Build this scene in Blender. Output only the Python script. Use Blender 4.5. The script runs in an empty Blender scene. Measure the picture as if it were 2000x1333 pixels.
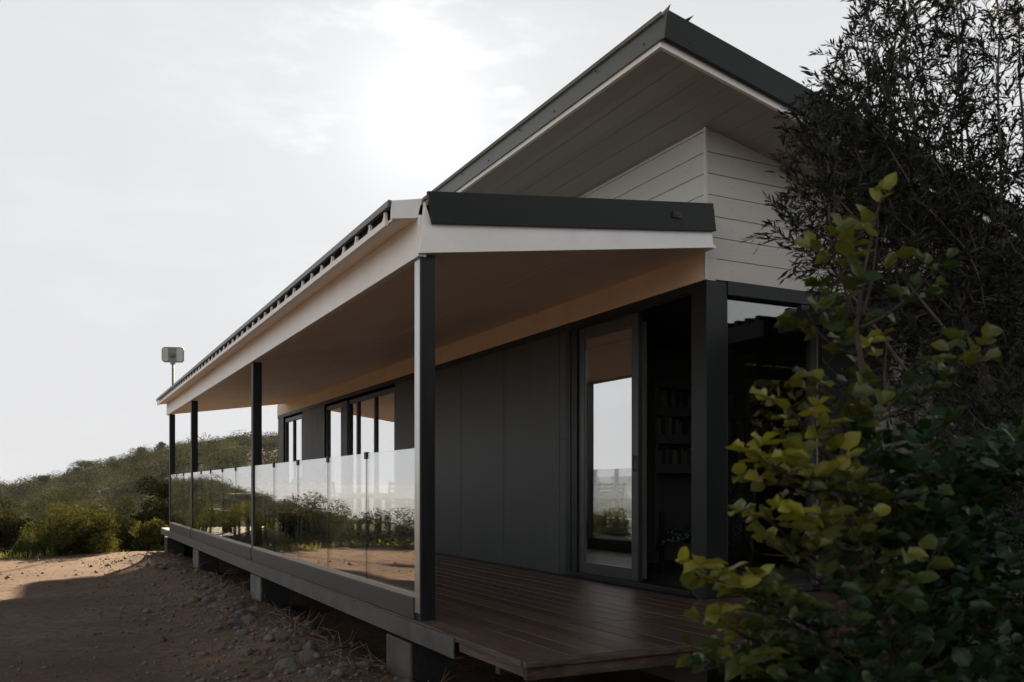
import bpy, math, random
import numpy as np
from mathutils import Vector, Matrix

random.seed(11)
RNG = np.random.default_rng(11)
scene = bpy.context.scene
C = scene.collection

# ------------------------------------------------------------------ camera
YAW = math.atan(897 / 1754)
ZC = 0.859
cam_d = bpy.data.cameras.new('camera')
cam = bpy.data.objects.new('camera', cam_d)
C.objects.link(cam)
cam.location = (0, 0, ZC)
cam.rotation_euler = (math.radians(90), 0, -YAW)
cam_d.sensor_width = 36
cam_d.lens = 1754 / 2000 * 36
cam_d.shift_y = (953 - 666.5) / 2000
cam_d.clip_end = 60000
cam_d.clip_start = 0.05
cam_d.dof.use_dof = True
cam_d.dof.focus_distance = 8.0
cam_d.dof.aperture_fstop = 5.0
scene.camera = cam

# ------------------------------------------------------------------ sky and sun
SUN_AZ = math.radians(21.3)      # clockwise from +Y
SUN_EL = math.radians(22.4)
sdir = Vector((math.sin(SUN_AZ) * math.cos(SUN_EL), math.cos(SUN_AZ) * math.cos(SUN_EL), math.sin(SUN_EL)))
world = bpy.data.worlds.new('World')
scene.world = world
world.use_nodes = True
nt = world.node_tree
nt.nodes.clear()


def N(t, typ, **kw):
    n = t.nodes.new(typ)
    for k, v in kw.items():
        setattr(n, k, v)
    return n


def L(t, a, b):
    t.links.new(a, b)


def math_node(t, op, a, b=None, clamp=False):
    n = N(t, 'ShaderNodeMath', operation=op)
    n.use_clamp = clamp
    for i, v in enumerate((a, b)):
        if v is None:
            continue
        if isinstance(v, (int, float)):
            n.inputs[i].default_value = v
        else:
            L(t, v, n.inputs[i])
    return n.outputs[0]


def mixcol(t, fac, a, b, blend='MIX'):
    n = N(t, 'ShaderNodeMix', data_type='RGBA', blend_type=blend)
    n.clamp_factor = True
    for sock, v in ((n.inputs[0], fac), (n.inputs[6], a), (n.inputs[7], b)):
        if isinstance(v, (int, float)):
            sock.default_value = v
        elif isinstance(v, tuple):
            sock.default_value = (*v, 1) if len(v) == 3 else v
        else:
            L(t, v, sock)
    return n.outputs[2]


SKY_STRENGTH = 0.1
out = N(nt, 'ShaderNodeOutputWorld')
bg = N(nt, 'ShaderNodeBackground')
bg.inputs[1].default_value = SKY_STRENGTH
L(nt, bg.outputs[0], out.inputs[0])
sky = N(nt, 'ShaderNodeTexSky', sky_type='NISHITA')
sky.sun_disc = False
sky.sun_elevation = SUN_EL
sky.sun_rotation = SUN_AZ
sky.dust_density = 4.0
sky.air_density = 1.0
tc = N(nt, 'ShaderNodeTexCoord')
sep = N(nt, 'ShaderNodeSeparateXYZ')
L(nt, tc.outputs['Generated'], sep.inputs[0])
dot = N(nt, 'ShaderNodeVectorMath', operation='DOT_PRODUCT')
L(nt, tc.outputs['Generated'], dot.inputs[0])
dot.inputs[1].default_value = sdir
d = dot.outputs['Value']
# thin high overcast: glow round the sun, dimmer overhead, raised opposite it to fill shaded walls
side = N(nt, 'ShaderNodeMapRange', interpolation_type='SMOOTHSTEP')
L(nt, d, side.inputs[0])
side.inputs[1].default_value = -0.6
side.inputs[2].default_value = 0.25
side.inputs[3].default_value = 1.9
side.inputs[4].default_value = 1.0
up = N(nt, 'ShaderNodeMapRange')
L(nt, sep.outputs[2], up.inputs[0])
up.interpolation_type = 'SMOOTHSTEP'
up.inputs[1].default_value = 0.43
up.inputs[2].default_value = 0.78
up.inputs[3].default_value = 1.0
up.inputs[4].default_value = 0.13
base = math_node(nt, 'MULTIPLY', side.outputs[0], up.outputs[0])
ab = math_node(nt, 'MAXIMUM', d, 0.0)
g1 = math_node(nt, 'MULTIPLY', math_node(nt, 'POWER', ab, 380.0), 0.06)
g2 = math_node(nt, 'MULTIPLY', math_node(nt, 'POWER', ab, 50.0), 0.018)
# wispy cloud
mp = N(nt, 'ShaderNodeMapping')
L(nt, tc.outputs['Generated'], mp.inputs[0])
mp.inputs['Scale'].default_value = (2.2, 2.2, 7.0)
mp.inputs['Rotation'].default_value = (0.1, 0.25, 0.3)
nz = N(nt, 'ShaderNodeTexNoise')
nz.inputs['Scale'].default_value = 2.3
nz.inputs['Detail'].default_value = 7
nz.inputs['Roughness'].default_value = 0.6
L(nt, mp.outputs[0], nz.inputs[0])
cl = N(nt, 'ShaderNodeMapRange', interpolation_type='SMOOTHSTEP')
L(nt, nz.outputs[0], cl.inputs[0])
cl.inputs[1].default_value = 0.50
cl.inputs[2].default_value = 0.72
cl.inputs[3].default_value = 0.0
cl.inputs[4].default_value = 1.0
cw = math_node(nt, 'ADD', math_node(nt, 'MULTIPLY', cl.outputs[0], 0.007),
               math_node(nt, 'MULTIPLY', math_node(nt, 'MULTIPLY', cl.outputs[0], math_node(nt, 'POWER', ab, 110.0)), 0.10))
tot = math_node(nt, 'ADD', math_node(nt, 'MULTIPLY', base, 0.214), math_node(nt, 'ADD', g1, math_node(nt, 'ADD', g2, cw)))
tot = math_node(nt, 'MINIMUM', tot, 0.27)
hz = N(nt, 'ShaderNodeVectorMath', operation='SCALE')
hz.inputs[0].default_value = (0.985 / SKY_STRENGTH, 0.992 / SKY_STRENGTH, 1.01 / SKY_STRENGTH)
L(nt, tot, hz.inputs['Scale'])
hs = N(nt, 'ShaderNodeHueSaturation')
hs.inputs['Saturation'].default_value = 0.25
L(nt, sky.outputs[0], hs.inputs['Color'])
skc = mixcol(nt, 0.999, hs.outputs[0], hz.outputs[0])
L(nt, skc, bg.inputs[0])

sun_d = bpy.data.lights.new('sun', 'SUN')
sun_d.energy = 5.0
sun_d.angle = math.radians(0.9)
sun_d.color = (1.0, 0.77, 0.52)
sun = bpy.data.objects.new('sun', sun_d)
C.objects.link(sun)
sun.location = (10, 25, 20)
sun.rotation_euler = sdir.to_track_quat('Z', 'Y').to_euler()

scene.view_settings.view_transform = 'Standard'
scene.view_settings.look = 'None'
scene.view_settings.exposure = 1.9
scene.view_settings.gamma = 1.0
scene.cycles.max_bounces = 10
scene.cycles.transparent_max_bounces = 24
scene.cycles.glossy_bounces = 6
scene.cycles.sample_clamp_indirect = 6


# ------------------------------------------------------------------ pixel helper (photo 2000 x 1333)
def ray(px, py):
    a = (px - 1000) / 1754
    u = (953 - py) / 1754
    return Vector((math.sin(YAW) + a * math.cos(YAW), math.cos(YAW) - a * math.sin(YAW), u))


def at_depth(px, py, dep):
    return Vector((0, 0, ZC)) + ray(px, py) * dep


# ------------------------------------------------------------------ materials
def new_mat(name):
    m = bpy.data.materials.new(name)
    m.use_nodes = True
    t = m.node_tree
    b = t.nodes['Principled BSDF']
    return m, t, b


def mat(name, col, rough=0.6, var=0.12, scale=6.0, bump=0.0, bscale=60.0, metal=0.0, stretch=(1, 1, 1), col2=None, spec=0.5):
    m, t, b = new_mat(name)
    tcn = N(t, 'ShaderNodeTexCoord')
    mpn = N(t, 'ShaderNodeMapping')
    mpn.inputs['Scale'].default_value = stretch
    L(t, tcn.outputs['Object'], mpn.inputs[0])
    n = N(t, 'ShaderNodeTexNoise')
    n.inputs['Scale'].default_value = scale
    n.inputs['Detail'].default_value = 8
    n.inputs['Roughness'].default_value = 0.65
    L(t, mpn.outputs[0], n.inputs[0])
    c2 = col2 or tuple(c * (1 - 2.2 * var) for c in col)
    c1 = tuple(min(1, c * (1 + 0.6 * var)) for c in col)
    r = N(t, 'ShaderNodeMapRange')
    L(t, n.outputs[0], r.inputs[0])
    r.inputs[1].default_value = 0.3
    r.inputs[2].default_value = 0.7
    L(t, mixcol(t, r.outputs[0], c2, c1), b.inputs['Base Color'])
    rr = N(t, 'ShaderNodeMapRange')
    L(t, n.outputs[0], rr.inputs[0])
    rr.inputs[3].default_value = max(0.02, rough - 0.1)
    rr.inputs[4].default_value = min(1, rough + 0.1)
    L(t, rr.outputs[0], b.inputs['Roughness'])
    b.inputs['Metallic'].default_value = metal
    b.inputs['Specular IOR Level'].default_value = spec
    if bump:
        n2 = N(t, 'ShaderNodeTexNoise')
        n2.inputs['Scale'].default_value = bscale
        n2.inputs['Detail'].default_value = 5
        L(t, mpn.outputs[0], n2.inputs[0])
        bp = N(t, 'ShaderNodeBump')
        bp.inputs['Strength'].default_value = bump
        bp.inputs['Distance'].default_value = 0.01
        L(t, n2.outputs[0], bp.inputs['Height'])
        L(t, bp.outputs[0], b.inputs['Normal'])
    return m


def glass_mat(name, lo, hi, tint=(0.9, 0.95, 0.94), power=1.5):
    """coated glass: part mirror, part see-through, the mirror share growing at grazing angles"""
    m = bpy.data.materials.new(name)
    m.use_nodes = True
    t = m.node_tree
    t.nodes.clear()
    o = N(t, 'ShaderNodeOutputMaterial')
    lw = N(t, 'ShaderNodeLayerWeight')
    lw.inputs[0].default_value = 0.5
    f = math_node(t, 'POWER', lw.outputs['Facing'], power)
    f = math_node(t, 'MULTIPLY', f, hi - lo)
    f = math_node(t, 'ADD', f, lo, clamp=True)
    tr = N(t, 'ShaderNodeBsdfTransparent')
    tr.inputs[0].default_value = (*tint, 1)
    gl = N(t, 'ShaderNodeBsdfGlossy')
    gl.inputs['Roughness'].default_value = 0.0
    gl.inputs['Color'].default_value = (0.97, 0.97, 0.97, 1)
    # gentle waviness of real panes
    tcn = N(t, 'ShaderNodeTexCoord')
    n = N(t, 'ShaderNodeTexNoise')
    n.inputs['Scale'].default_value = 1.3
    n.inputs['Detail'].default_value = 1
    L(t, tcn.outputs['Object'], n.inputs[0])
    bp = N(t, 'ShaderNodeBump')
    bp.inputs['Strength'].default_value = 0.15
    bp.inputs['Distance'].default_value = 0.004
    L(t, n.outputs[0], bp.inputs['Height'])
    L(t, bp.outputs[0], gl.inputs['Normal'])
    mx = N(t, 'ShaderNodeMixShader')
    L(t, f, mx.inputs[0])
    L(t, tr.outputs[0], mx.inputs[1])
    L(t, gl.outputs[0], mx.inputs[2])
    L(t, mx.outputs[0], o.inputs[0])
    return m


def leaf_mat(name, dark, light, transl=0.35, rough=0.45, attr=True, spec=0.5):
    m, t, b = new_mat(name)
    o = t.nodes['Material Output']
    if attr:
        a = N(t, 'ShaderNodeAttribute', attribute_name='tint')
        fac = a.outputs['Fac']
    else:
        a = N(t, 'ShaderNodeTexNoise')
        a.inputs['Scale'].default_value = 3
        fac = a.outputs[0]
    c = mixcol(t, fac, dark, light)
    L(t, c, b.inputs['Base Color'])
    b.inputs['Roughness'].default_value = rough
    b.inputs['Specular IOR Level'].default_value = spec
    tl = N(t, 'ShaderNodeBsdfTranslucent')
    c2 = mixcol(t, 1.0, c, (1.6, 1.5, 0.6), 'MULTIPLY')
    L(t, c2, tl.inputs[0])
    mx = N(t, 'ShaderNodeMixShader')
    mx.inputs[0].default_value = transl
    L(t, b.outputs[0], mx.inputs[1])
    L(t, tl.outputs[0], mx.inputs[2])
    L(t, mx.outputs[0], o.inputs[0])
    return m


def plank_mat(name, col, rough, axis, pitch, along, var=0.3, spec=0.5, bump=0.15):
    """boards: each board has its own tone, grain runs along the board"""
    m, t, b = new_mat(name)
    tcn = N(t, 'ShaderNodeTexCoord')
    sp = N(t, 'ShaderNodeSeparateXYZ')
    L(t, tcn.outputs['Object'], sp.inputs[0])
    idx = math_node(t, 'FLOOR', math_node(t, 'DIVIDE', sp.outputs[axis], pitch))
    wn = N(t, 'ShaderNodeTexWhiteNoise', noise_dimensions='1D')
    L(t, idx, wn.inputs['W'])
    st = [22, 22, 22]
    st[along] = 0.8
    mpn = N(t, 'ShaderNodeMapping')
    mpn.inputs['Scale'].default_value = st
    L(t, tcn.outputs['Object'], mpn.inputs[0])
    n = N(t, 'ShaderNodeTexNoise', noise_dimensions='4D')
    L(t, math_node(t, 'MULTIPLY', idx, 3.7), n.inputs['W'])
    n.inputs['Scale'].default_value = 2.0
    n.inputs['Detail'].default_value = 8
    n.inputs['Roughness'].default_value = 0.7
    L(t, mpn.outputs[0], n.inputs['Vector'])
    f = math_node(t, 'ADD', math_node(t, 'MULTIPLY', n.outputs[0], 0.7), math_node(t, 'MULTIPLY', wn.outputs[0], 0.3))
    r = N(t, 'ShaderNodeMapRange')
    L(t, f, r.inputs[0])
    r.inputs[1].default_value = 0.25
    r.inputs[2].default_value = 0.75
    L(t, mixcol(t, r.outputs[0], tuple(c * (1 - 1.6 * var) for c in col), tuple(c * (1 + 1.2 * var) for c in col)), b.inputs['Base Color'])
    rr = N(t, 'ShaderNodeMapRange')
    L(t, n.outputs[0], rr.inputs[0])
    rr.inputs[3].default_value = rough - 0.12
    rr.inputs[4].default_value = rough + 0.16
    L(t, rr.outputs[0], b.inputs['Roughness'])
    b.inputs['Specular IOR Level'].default_value = spec
    bp = N(t, 'ShaderNodeBump')
    bp.inputs['Strength'].default_value = bump
    bp.inputs['Distance'].default_value = 0.004
    L(t, n.outputs[0], bp.inputs['Height'])
    L(t, bp.outputs[0], b.inputs['Normal'])
    return m


M = {}
M['white'] = mat('white paint', (0.86, 0.85, 0.83), 0.55, 0.05, 3, 0.1, 40)
M['ceiling'] = mat('cream ceiling board', (0.88, 0.76, 0.64), 0.6, 0.05, 1.5, 0.05, 30)
M['wallbeam'] = mat('cream beam paint', (0.80, 0.64, 0.49), 0.6, 0.06, 2, 0.1, 30)
M['dark'] = mat('anthracite paint', (0.011, 0.013, 0.014), 0.5, 0.12, 2.5, 0.06, 50, spec=0.3)
M['fascia'] = mat('anthracite sheet metal', (0.006, 0.008, 0.0085), 0.45, 0.15, 1.6, 0.08, 3, spec=0.25)
M['flash'] = mat('grey green sheet metal', (0.072, 0.076, 0.070), 0.4, 0.15, 1.6, 0.08, 3)
M['post'] = mat('dark painted timber', (0.009, 0.010, 0.011), 0.45, 0.2, 5, 0.25, 8, stretch=(6, 6, .5), spec=0.3)
M['clad'] = mat('grey wall panel', (0.040, 0.043, 0.044), 0.58, 0.18, 1.1, 0.10, 25, stretch=(5, 5, .6))
M['siding'] = plank_mat('pale siding board', (0.50, 0.485, 0.455), 0.6, 2, 0.164, 1, 0.05, bump=0.2)
M['sidingend'] = plank_mat('pale siding board end', (0.46, 0.44, 0.41), 0.6, 2, 0.164, 0, 0.05, bump=0.2)
M['soffit'] = plank_mat('grey brown soffit board', (0.36, 0.345, 0.32), 0.6, 0, 0.2, 1, 0.08, bump=0.2)
M['deck'] = plank_mat('oiled red brown deck board', (0.074, 0.043, 0.033), 0.42, 0, 0.146, 1, 0.35)
M['edgewood'] = mat('weathered board edge', (0.10, 0.066, 0.050), 0.6, 0.35, 8, 0.4, 30, stretch=(1, .3, 4))
M['steel'] = mat('dull grey steel', (0.10, 0.095, 0.09), 0.6, 0.2, 4, 0.1, 40, metal=0.2)
M['kick'] = mat('grey rail base board', (0.038, 0.039, 0.039), 0.5, 0.15, 4, 0.1, 40)
M['alu'] = mat('brushed aluminium', (0.55, 0.55, 0.54), 0.35, 0.08, 5, metal=0.9)
M['black'] = mat('black plastic', (0.012, 0.012, 0.012), 0.5, 0.1)
M['frame'] = mat('grey window frame', (0.034, 0.035, 0.035), 0.45, 0.08, 3)
M['frame2'] = mat('dark window frame', (0.045, 0.048, 0.05), 0.45, 0.08, 3)
M['edge'] = mat('glass edge', (0.03, 0.045, 0.04), 0.2, 0.05)
M['railglass'] = glass_mat('rail glass', 0.30, 0.60, (0.90, 0.93, 0.92), 1.0)
M['doorglass'] = glass_mat('coated door glass', 0.45, 1.1, (0.55, 0.58, 0.56), 1.0)
M['cornerglass'] = glass_mat('corner glass', 0.05, 0.6, (0.6, 0.63, 0.61), 1.2)
M['concrete'] = mat('rough concrete', (0.17, 0.165, 0.155), 0.9, 0.25, 5, 0.7, 35)
M['pier_shade'] = mat('shade darkened concrete', (0.030, 0.029, 0.028), 0.9, 0.3, 5, 0.7, 35)  # dark copy of the concrete, shade on the piers put into the colour
M['rock'] = mat('limestone rock', (0.17, 0.155, 0.14), 0.95, 0.3, 9, 0.9, 30)
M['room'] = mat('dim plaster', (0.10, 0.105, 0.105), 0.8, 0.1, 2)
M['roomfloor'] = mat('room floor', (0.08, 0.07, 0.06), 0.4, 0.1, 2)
M['shelf'] = mat('shelf board', (0.20, 0.205, 0.20), 0.6, 0.08, 3)
M['curtain'] = mat('linen curtain', (0.20, 0.19, 0.17), 0.9, 0.1, 5)
M['roofsheet'] = mat('zinc roof sheet', (0.25, 0.26, 0.25), 0.35, 0.1, 2, metal=0.6)
M['teak'] = mat('grey outdoor timber', (0.30, 0.27, 0.23), 0.6, 0.2, 5, 0.2, 30)
M['darkwood'] = mat('dark stained timber', (0.035, 0.03, 0.028), 0.5, 0.2, 5, 0.2, 30)
M['bark'] = mat('grey bark', (0.13, 0.115, 0.10), 0.9, 0.3, 20, 0.8, 60, stretch=(1, 1, .2))
M['twig'] = mat('brown twig', (0.06, 0.042, 0.03), 0.8, 0.3, 20)
M['drybrush'] = mat('dry brush', (0.22, 0.17, 0.12), 0.9, 0.3, 20)
M['olive'] = leaf_mat('narrow leaf', (0.007, 0.010, 0.007), (0.026, 0.032, 0.021), 0.08, 0.5, spec=0.22)
M['carob'] = leaf_mat('round leathery leaf', (0.011, 0.038, 0.019), (0.25, 0.24, 0.036), 0.30, 0.36, spec=0.4)
M['hillleaf'] = leaf_mat('maquis leaf', (0.008, 0.012, 0.008), (0.105, 0.112, 0.065), 0.12, 0.9, spec=0.0)
M['bushleaf'] = leaf_mat('bush leaf', (0.008, 0.013, 0.004), (0.095, 0.10, 0.03), 0.26, 0.8, spec=0.05)
M['darkleaf'] = leaf_mat('dark evergreen leaf', (0.008, 0.012, 0.007), (0.030, 0.032, 0.014), 0.10, 0.9, spec=0.0)
M['grass'] = leaf_mat('grass blade', (0.06, 0.075, 0.02), (0.24, 0.23, 0.08), 0.4, 0.7)
M['lampshell'] = mat('grey plastic shell', (0.15, 0.155, 0.145), 0.5, 0.05)
M['lamppale'] = mat('pale diffuser', (0.36, 0.37, 0.35), 0.4, 0.04)


# ------------------------------------------------------------------ builders
def tag(o, label=None, cat=None, group=None, kind=None):
    if label:
        o['label'] = label
    if cat:
        o['category'] = cat
    if group:
        o['group'] = group
    if kind:
        o['kind'] = kind
    return o


def empty(name, loc=(0, 0, 0), rz=0):
    o = bpy.data.objects.new(name, None)
    o.location = loc
    o.rotation_euler = (0, 0, rz)
    C.objects.link(o)
    return o


class MB:
    def __init__(self):
        self.v = []
        self.f = []
        self.mi = []
        self.cur = 0

    def add(self, vs, fs):
        k = len(self.v)
        self.v += [tuple(p) for p in vs]
        self.f += [tuple(i + k for i in f) for f in fs]
        self.mi += [self.cur] * len(fs)

    def hexa(self, p):      # 8 points: bottom 4, top 4
        self.add(p, [(0, 3, 2, 1), (4, 5, 6, 7), (0, 1, 5, 4), (1, 2, 6, 5), (2, 3, 7, 6), (3, 0, 4, 7)])

    def box(self, x0, x1, y0, y1, z0, z1):
        self.hexa([(x0, y0, z0), (x1, y0, z0), (x1, y1, z0), (x0, y1, z0), (x0, y0, z1), (x1, y0, z1), (x1, y1, z1), (x0, y1, z1)])
        return self

    def prism_xz(self, pts, y0, y1):   # polygon in x,z extruded along y
        n = len(pts)
        vs = [(x, y0, z) for x, z in pts] + [(x, y1, z) for x, z in pts]
        fs = [tuple(range(n)), tuple(range(2 * n - 1, n - 1, -1))]
        fs += [(i, i + n, (i + 1) % n + n, (i + 1) % n) for i in range(n)]
        self.add(vs, fs)
        return self

    def bar(self, a, b, w, h=None):
        a = Vector(a)
        b = Vector(b)
        h = h or w
        dd = (b - a).normalized()
        upv = Vector((0, 0, 1)) if abs(dd.z) < 0.95 else Vector((0, 1, 0))
        s = dd.cross(upv).normalized() * (w / 2)
        u = s.cross(dd).normalized() * (h / 2)
        self.hexa([a - s - u, a + s - u, a + s + u, a - s + u, b - s - u, b + s - u, b + s + u, b - s + u])
        return self

    def tube(self, pts, rads, n=8):
        pts = [Vector(p) for p in pts]
        vs = []
        fs = []
        for i, p in enumerate(pts):
            dd = (pts[min(i + 1, len(pts) - 1)] - pts[max(i - 1, 0)])
            dd = dd.normalized() if dd.length > 1e-9 else Vector((0, 0, 1))
            ref = Vector((0, 0, 1)) if abs(dd.z) < 0.9 else Vector((1, 0, 0))
            s = dd.cross(ref).normalized()
            u = s.cross(dd)
            r = rads[i] if hasattr(rads, '__len__') else rads
            for k in range(n):
                a = 2 * math.pi * k / n
                vs.append(p + s * math.cos(a) * r + u * math.sin(a) * r)
        for i in range(len(pts) - 1):
            for k in range(n):
                fs.append((i * n + k, i * n + (k + 1) % n, (i + 1) * n + (k + 1) % n, (i + 1) * n + k))
        fs.append(tuple(range(n - 1, -1, -1)))
        m = (len(pts) - 1) * n
        fs.append(tuple(range(m, m + n)))
        self.add(vs, fs)
        return self

    def build(self, name, mats, parent=None, bevel=0.0, smooth=False):
        me = bpy.data.meshes.new(name)
        me.from_pydata(self.v, [], self.f)
        if not isinstance(mats, (list, tuple)):
            mats = [mats]
        for m in mats:
            me.materials.append(m)
        if len(mats) > 1:
            me.polygons.foreach_set('material_index', self.mi)
        if smooth:
            me.polygons.foreach_set('use_smooth', [True] * len(self.f))
        me.update()
        o = bpy.data.objects.new(name, me)
        C.objects.link(o)
        if parent:
            o.parent = parent
        if bevel:
            b = o.modifiers.new('bevel', 'BEVEL')
            b.width = bevel
            b.segments = 2
            b.limit_method = 'ANGLE'
        return o


def np_mesh(name, verts, faces, m, parent=None, tint=None, smooth=False):
    """verts (n,3) array, faces (m,k) array of equal-sided faces, tint per vertex"""
    me = bpy.data.meshes.new(name)
    nv, nf, k = len(verts), len(faces), faces.shape[1]
    me.vertices.add(nv)
    me.vertices.foreach_set('co', np.ascontiguousarray(verts, dtype=np.float32).ravel())
    me.loops.add(nf * k)
    me.loops.foreach_set('vertex_index', np.ascontiguousarray(faces, dtype=np.int32).ravel())
    me.polygons.add(nf)
    me.polygons.foreach_set('loop_start', np.arange(0, nf * k, k, dtype=np.int32))
    me.polygons.foreach_set('loop_total', np.full(nf, k, dtype=np.int32))
    if smooth:
        me.polygons.foreach_set('use_smooth', np.ones(nf, dtype=bool))
    me.update(calc_edges=True)
    if tint is not None:
        at = me.attributes.new('tint', 'FLOAT', 'POINT')
        at.data.foreach_set('value', np.ascontiguousarray(tint, dtype=np.float32))
    me.materials.append(m)
    o = bpy.data.objects.new(name, me)
    C.objects.link(o)
    if parent:
        o.parent = parent
    return o


def copy_tree(o, parent=None):
    c = o.copy()
    C.objects.link(c)
    c.parent = parent
    for ch in [x for x in bpy.data.objects if x.parent == o]:
        copy_tree(ch, c)
    return c


# ------------------------------------------------------------------ terrain
def smooth(a, b, x):
    t = np.clip((x - a) / (b - a), 0, 1)
    return t * t * (3 - 2 * t)


AZ = np.radians([-180, -120, -80, -60, -33, -21, -17, -14, -10.3, -7.7, -6, -2.5, 0, 2.5, 6.2, 10, 12.4, 20, 40, 70, 120, 180])
EL = np.array([-.03, -.07, -.08, -.08, -.066, -.055, -.043, -.031, -.013, .003, .004, -.002, .006, .019, .040, .053, .053, .058, .045, .03, .02, -.03])


def vnoise(x, y, s, seed=0):
    """cheap smooth pseudo-noise"""
    x = x / s
    y = y / s
    return (np.sin(x * 1.7 + 1.3 * seed + 1.9 * np.sin(y * 1.1 + seed)) + np.sin(y * 2.3 - 0.7 * seed + 1.7 * np.sin(x * 1.3 + 2.1 * seed))
            + 0.5 * np.sin(3.1 * x + 2.7 * y + seed) + 0.5 * np.sin(4.3 * x - 3.7 * y + 2 * seed)) / 3.0


def yard_d(x, y):
    """signed distance-like value, negative inside the dirt yard"""
    a = (y - (21.6 + 1.8 * x)) / 2.06
    a2 = (y - (20.5 - 0.1 * x))
    a = np.where(x < 0, np.minimum(np.maximum(a, a2 - 4), a2), a)
    b = -9 - x
    c = x - 13
    e = -6 - y
    dd = np.maximum(np.maximum(a, b), np.maximum(c, e))
    return dd + 0.45 * vnoise(x, y, 1.6, 3) + 0.2 * vnoise(x, y, .6, 1)


def ground_z(x, y):
    x = np.asarray(x, float)
    y = np.asarray(y, float)
    r = np.hypot(x, y)
    az = np.arctan2(x, y)
    el = np.interp(az, AZ, EL)
    R = 260.0
    zr = ZC + R * (el - 0.008) + 1.8 * vnoise(x, y, 60, 2)
    k = smooth(22, 260, r)
    dip = -9.0 * smooth(20.5, 58, r) * (1 - smooth(100, 250, r))
    z = (-0.55) * (1 - k) + zr * k + dip
    z = z * 1.0
    fall = smooth(275, 1200, r)
    z = z * (1 - fall) + (-75) * fall
    z += 0.35 * vnoise(x, y, 9, 5) * smooth(24, 40, r)
    # yard relief
    near = 1 - smooth(20, 30, r)
    z += near * (0.018 * vnoise(x, y, 1.1, 4) + 0.012 * vnoise(x, y, .35, 6) + 0.006 * vnoise(x, y, .12, 7))
    # ditch below the deck edge, low spoil bank beside it
    inside = smooth(2.2, 2.8, x) * (1 - smooth(20, 23, y)) * smooth(1.5, 3, y) * (1 - smooth(12, 13, x))
    z -= 0.10 * inside
    bank = np.exp(-((x - 1.75 - .15 * vnoise(x, y, 2, 8)) / .5) ** 2) * smooth(3, 5, y) * (1 - smooth(18, 22, y))
    z += 0.14 * bank * (1 + 0.6 * vnoise(x, y, .5, 9))
    return z


NA, NR = 900, 420
rr_ = np.concatenate([[0.0], np.geomspace(0.6, 3000, NR - 1)])
aa_ = np.linspace(-math.pi, math.pi, NA, endpoint=False)
A_, R_ = np.meshgrid(aa_, rr_)
X_ = R_ * np.sin(A_)
Y_ = R_ * np.cos(A_)
Z_ = ground_z(X_, Y_)
V_ = np.stack([X_, Y_, Z_], -1).reshape(-1, 3)
i_, j_ = np.meshgrid(np.arange(NR - 1), np.arange(NA), indexing='ij')
j2_ = (j_ + 1) % NA
F_ = np.stack([i_ * NA + j_, i_ * NA + j2_, (i_ + 1) * NA + j2_, (i_ + 1) * NA + j_], -1).reshape(-1, 4)
gm, gt, gb = new_mat('dirt and scrub ground')
gtc = N(gt, 'ShaderNodeTexCoord')


def gnoise(scale, detail=8, rough=0.65):
    n = N(gt, 'ShaderNodeTexNoise')
    n.inputs['Scale'].default_value = scale
    n.inputs['Detail'].default_value = detail
    n.inputs['Roughness'].default_value = rough
    L(gt, gtc.outputs['Object'], n.inputs[0])
    return n.outputs[0]


def gmap(v, a, b, c=0.0, d_=1.0):
    r = N(gt, 'ShaderNodeMapRange')
    L(gt, v, r.inputs[0])
    for q, w in zip((1, 2, 3, 4), (a, b, c, d_)):
        r.inputs[q].default_value = w
    return r.outputs[0]


dirt = mixcol(gt, gmap(gnoise(0.7), .35, .65), (0.112, 0.074, 0.056), (0.188, 0.132, 0.097))
dirt = mixcol(gt, gmap(gnoise(9.0), .45, .7), dirt, (0.08, 0.058, 0.047))
dirt = mixcol(gt, gmap(gnoise(38.0, 4), .60, .72), dirt, (0.25, 0.20, 0.165))
scrub = mixcol(gt, gmap(gnoise(0.9), .35, .65), (0.025, 0.030, 0.014), (0.065, 0.060, 0.030))
att = N(gt, 'ShaderNodeAttribute', attribute_name='tint')
L(gt, mixcol(gt, att.outputs['Fac'], dirt, scrub), gb.inputs['Base Color'])
gb.inputs['Roughness'].default_value = 0.95
gb.inputs['Specular IOR Level'].default_value = 0.08
hsum = math_node(gt, 'ADD', math_node(gt, 'MULTIPLY', gnoise(5, 10, .7), 1.0), math_node(gt, 'MULTIPLY', gnoise(45, 5), 0.35))
gbp = N(gt, 'ShaderNodeBump')
gbp.inputs['Strength'].default_value = 0.9
gbp.inputs['Distance'].default_value = 0.05
L(gt, hsum, gbp.inputs['Height'])
L(gt, gbp.outputs[0], gb.inputs['Normal'])
gtint = smooth(-0.3, 0.5, yard_d(V_[:, 0], V_[:, 1]))
ground = np_mesh('ground', V_, F_, gm, tint=gtint, smooth=True)
tag(ground, kind='structure')

# the sea
sm, st_, sb = new_mat('sea water')
sb.inputs['Base Color'].default_value = (0.16, 0.20, 0.23, 1)
sb.inputs['Roughness'].default_value = 0.35
sn = N(st_, 'ShaderNodeTexNoise')
sn.inputs['Scale'].default_value = 0.05
sn.inputs['Detail'].default_value = 8
stc = N(st_, 'ShaderNodeTexCoord')
L(st_, stc.outputs['Object'], sn.inputs[0])
sbp = N(st_, 'ShaderNodeBump')
sbp.inputs['Strength'].default_value = 0.4
sbp.inputs['Distance'].default_value = 3
L(st_, sn.outputs[0], sbp.inputs['Height'])
L(st_, sbp.outputs[0], sb.inputs['Normal'])
sea_v = []
for rad in (1200, 6000):
    for k in range(96):
        a = 2 * math.pi * k / 96
        sea_v.append((rad * math.sin(a), rad * math.cos(a), -70))
sea_f = [(k, (k + 1) % 96, 96 + (k + 1) % 96, 96 + k) for k in range(96)]
sea = MB()
sea.add(sea_v, sea_f)
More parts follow.
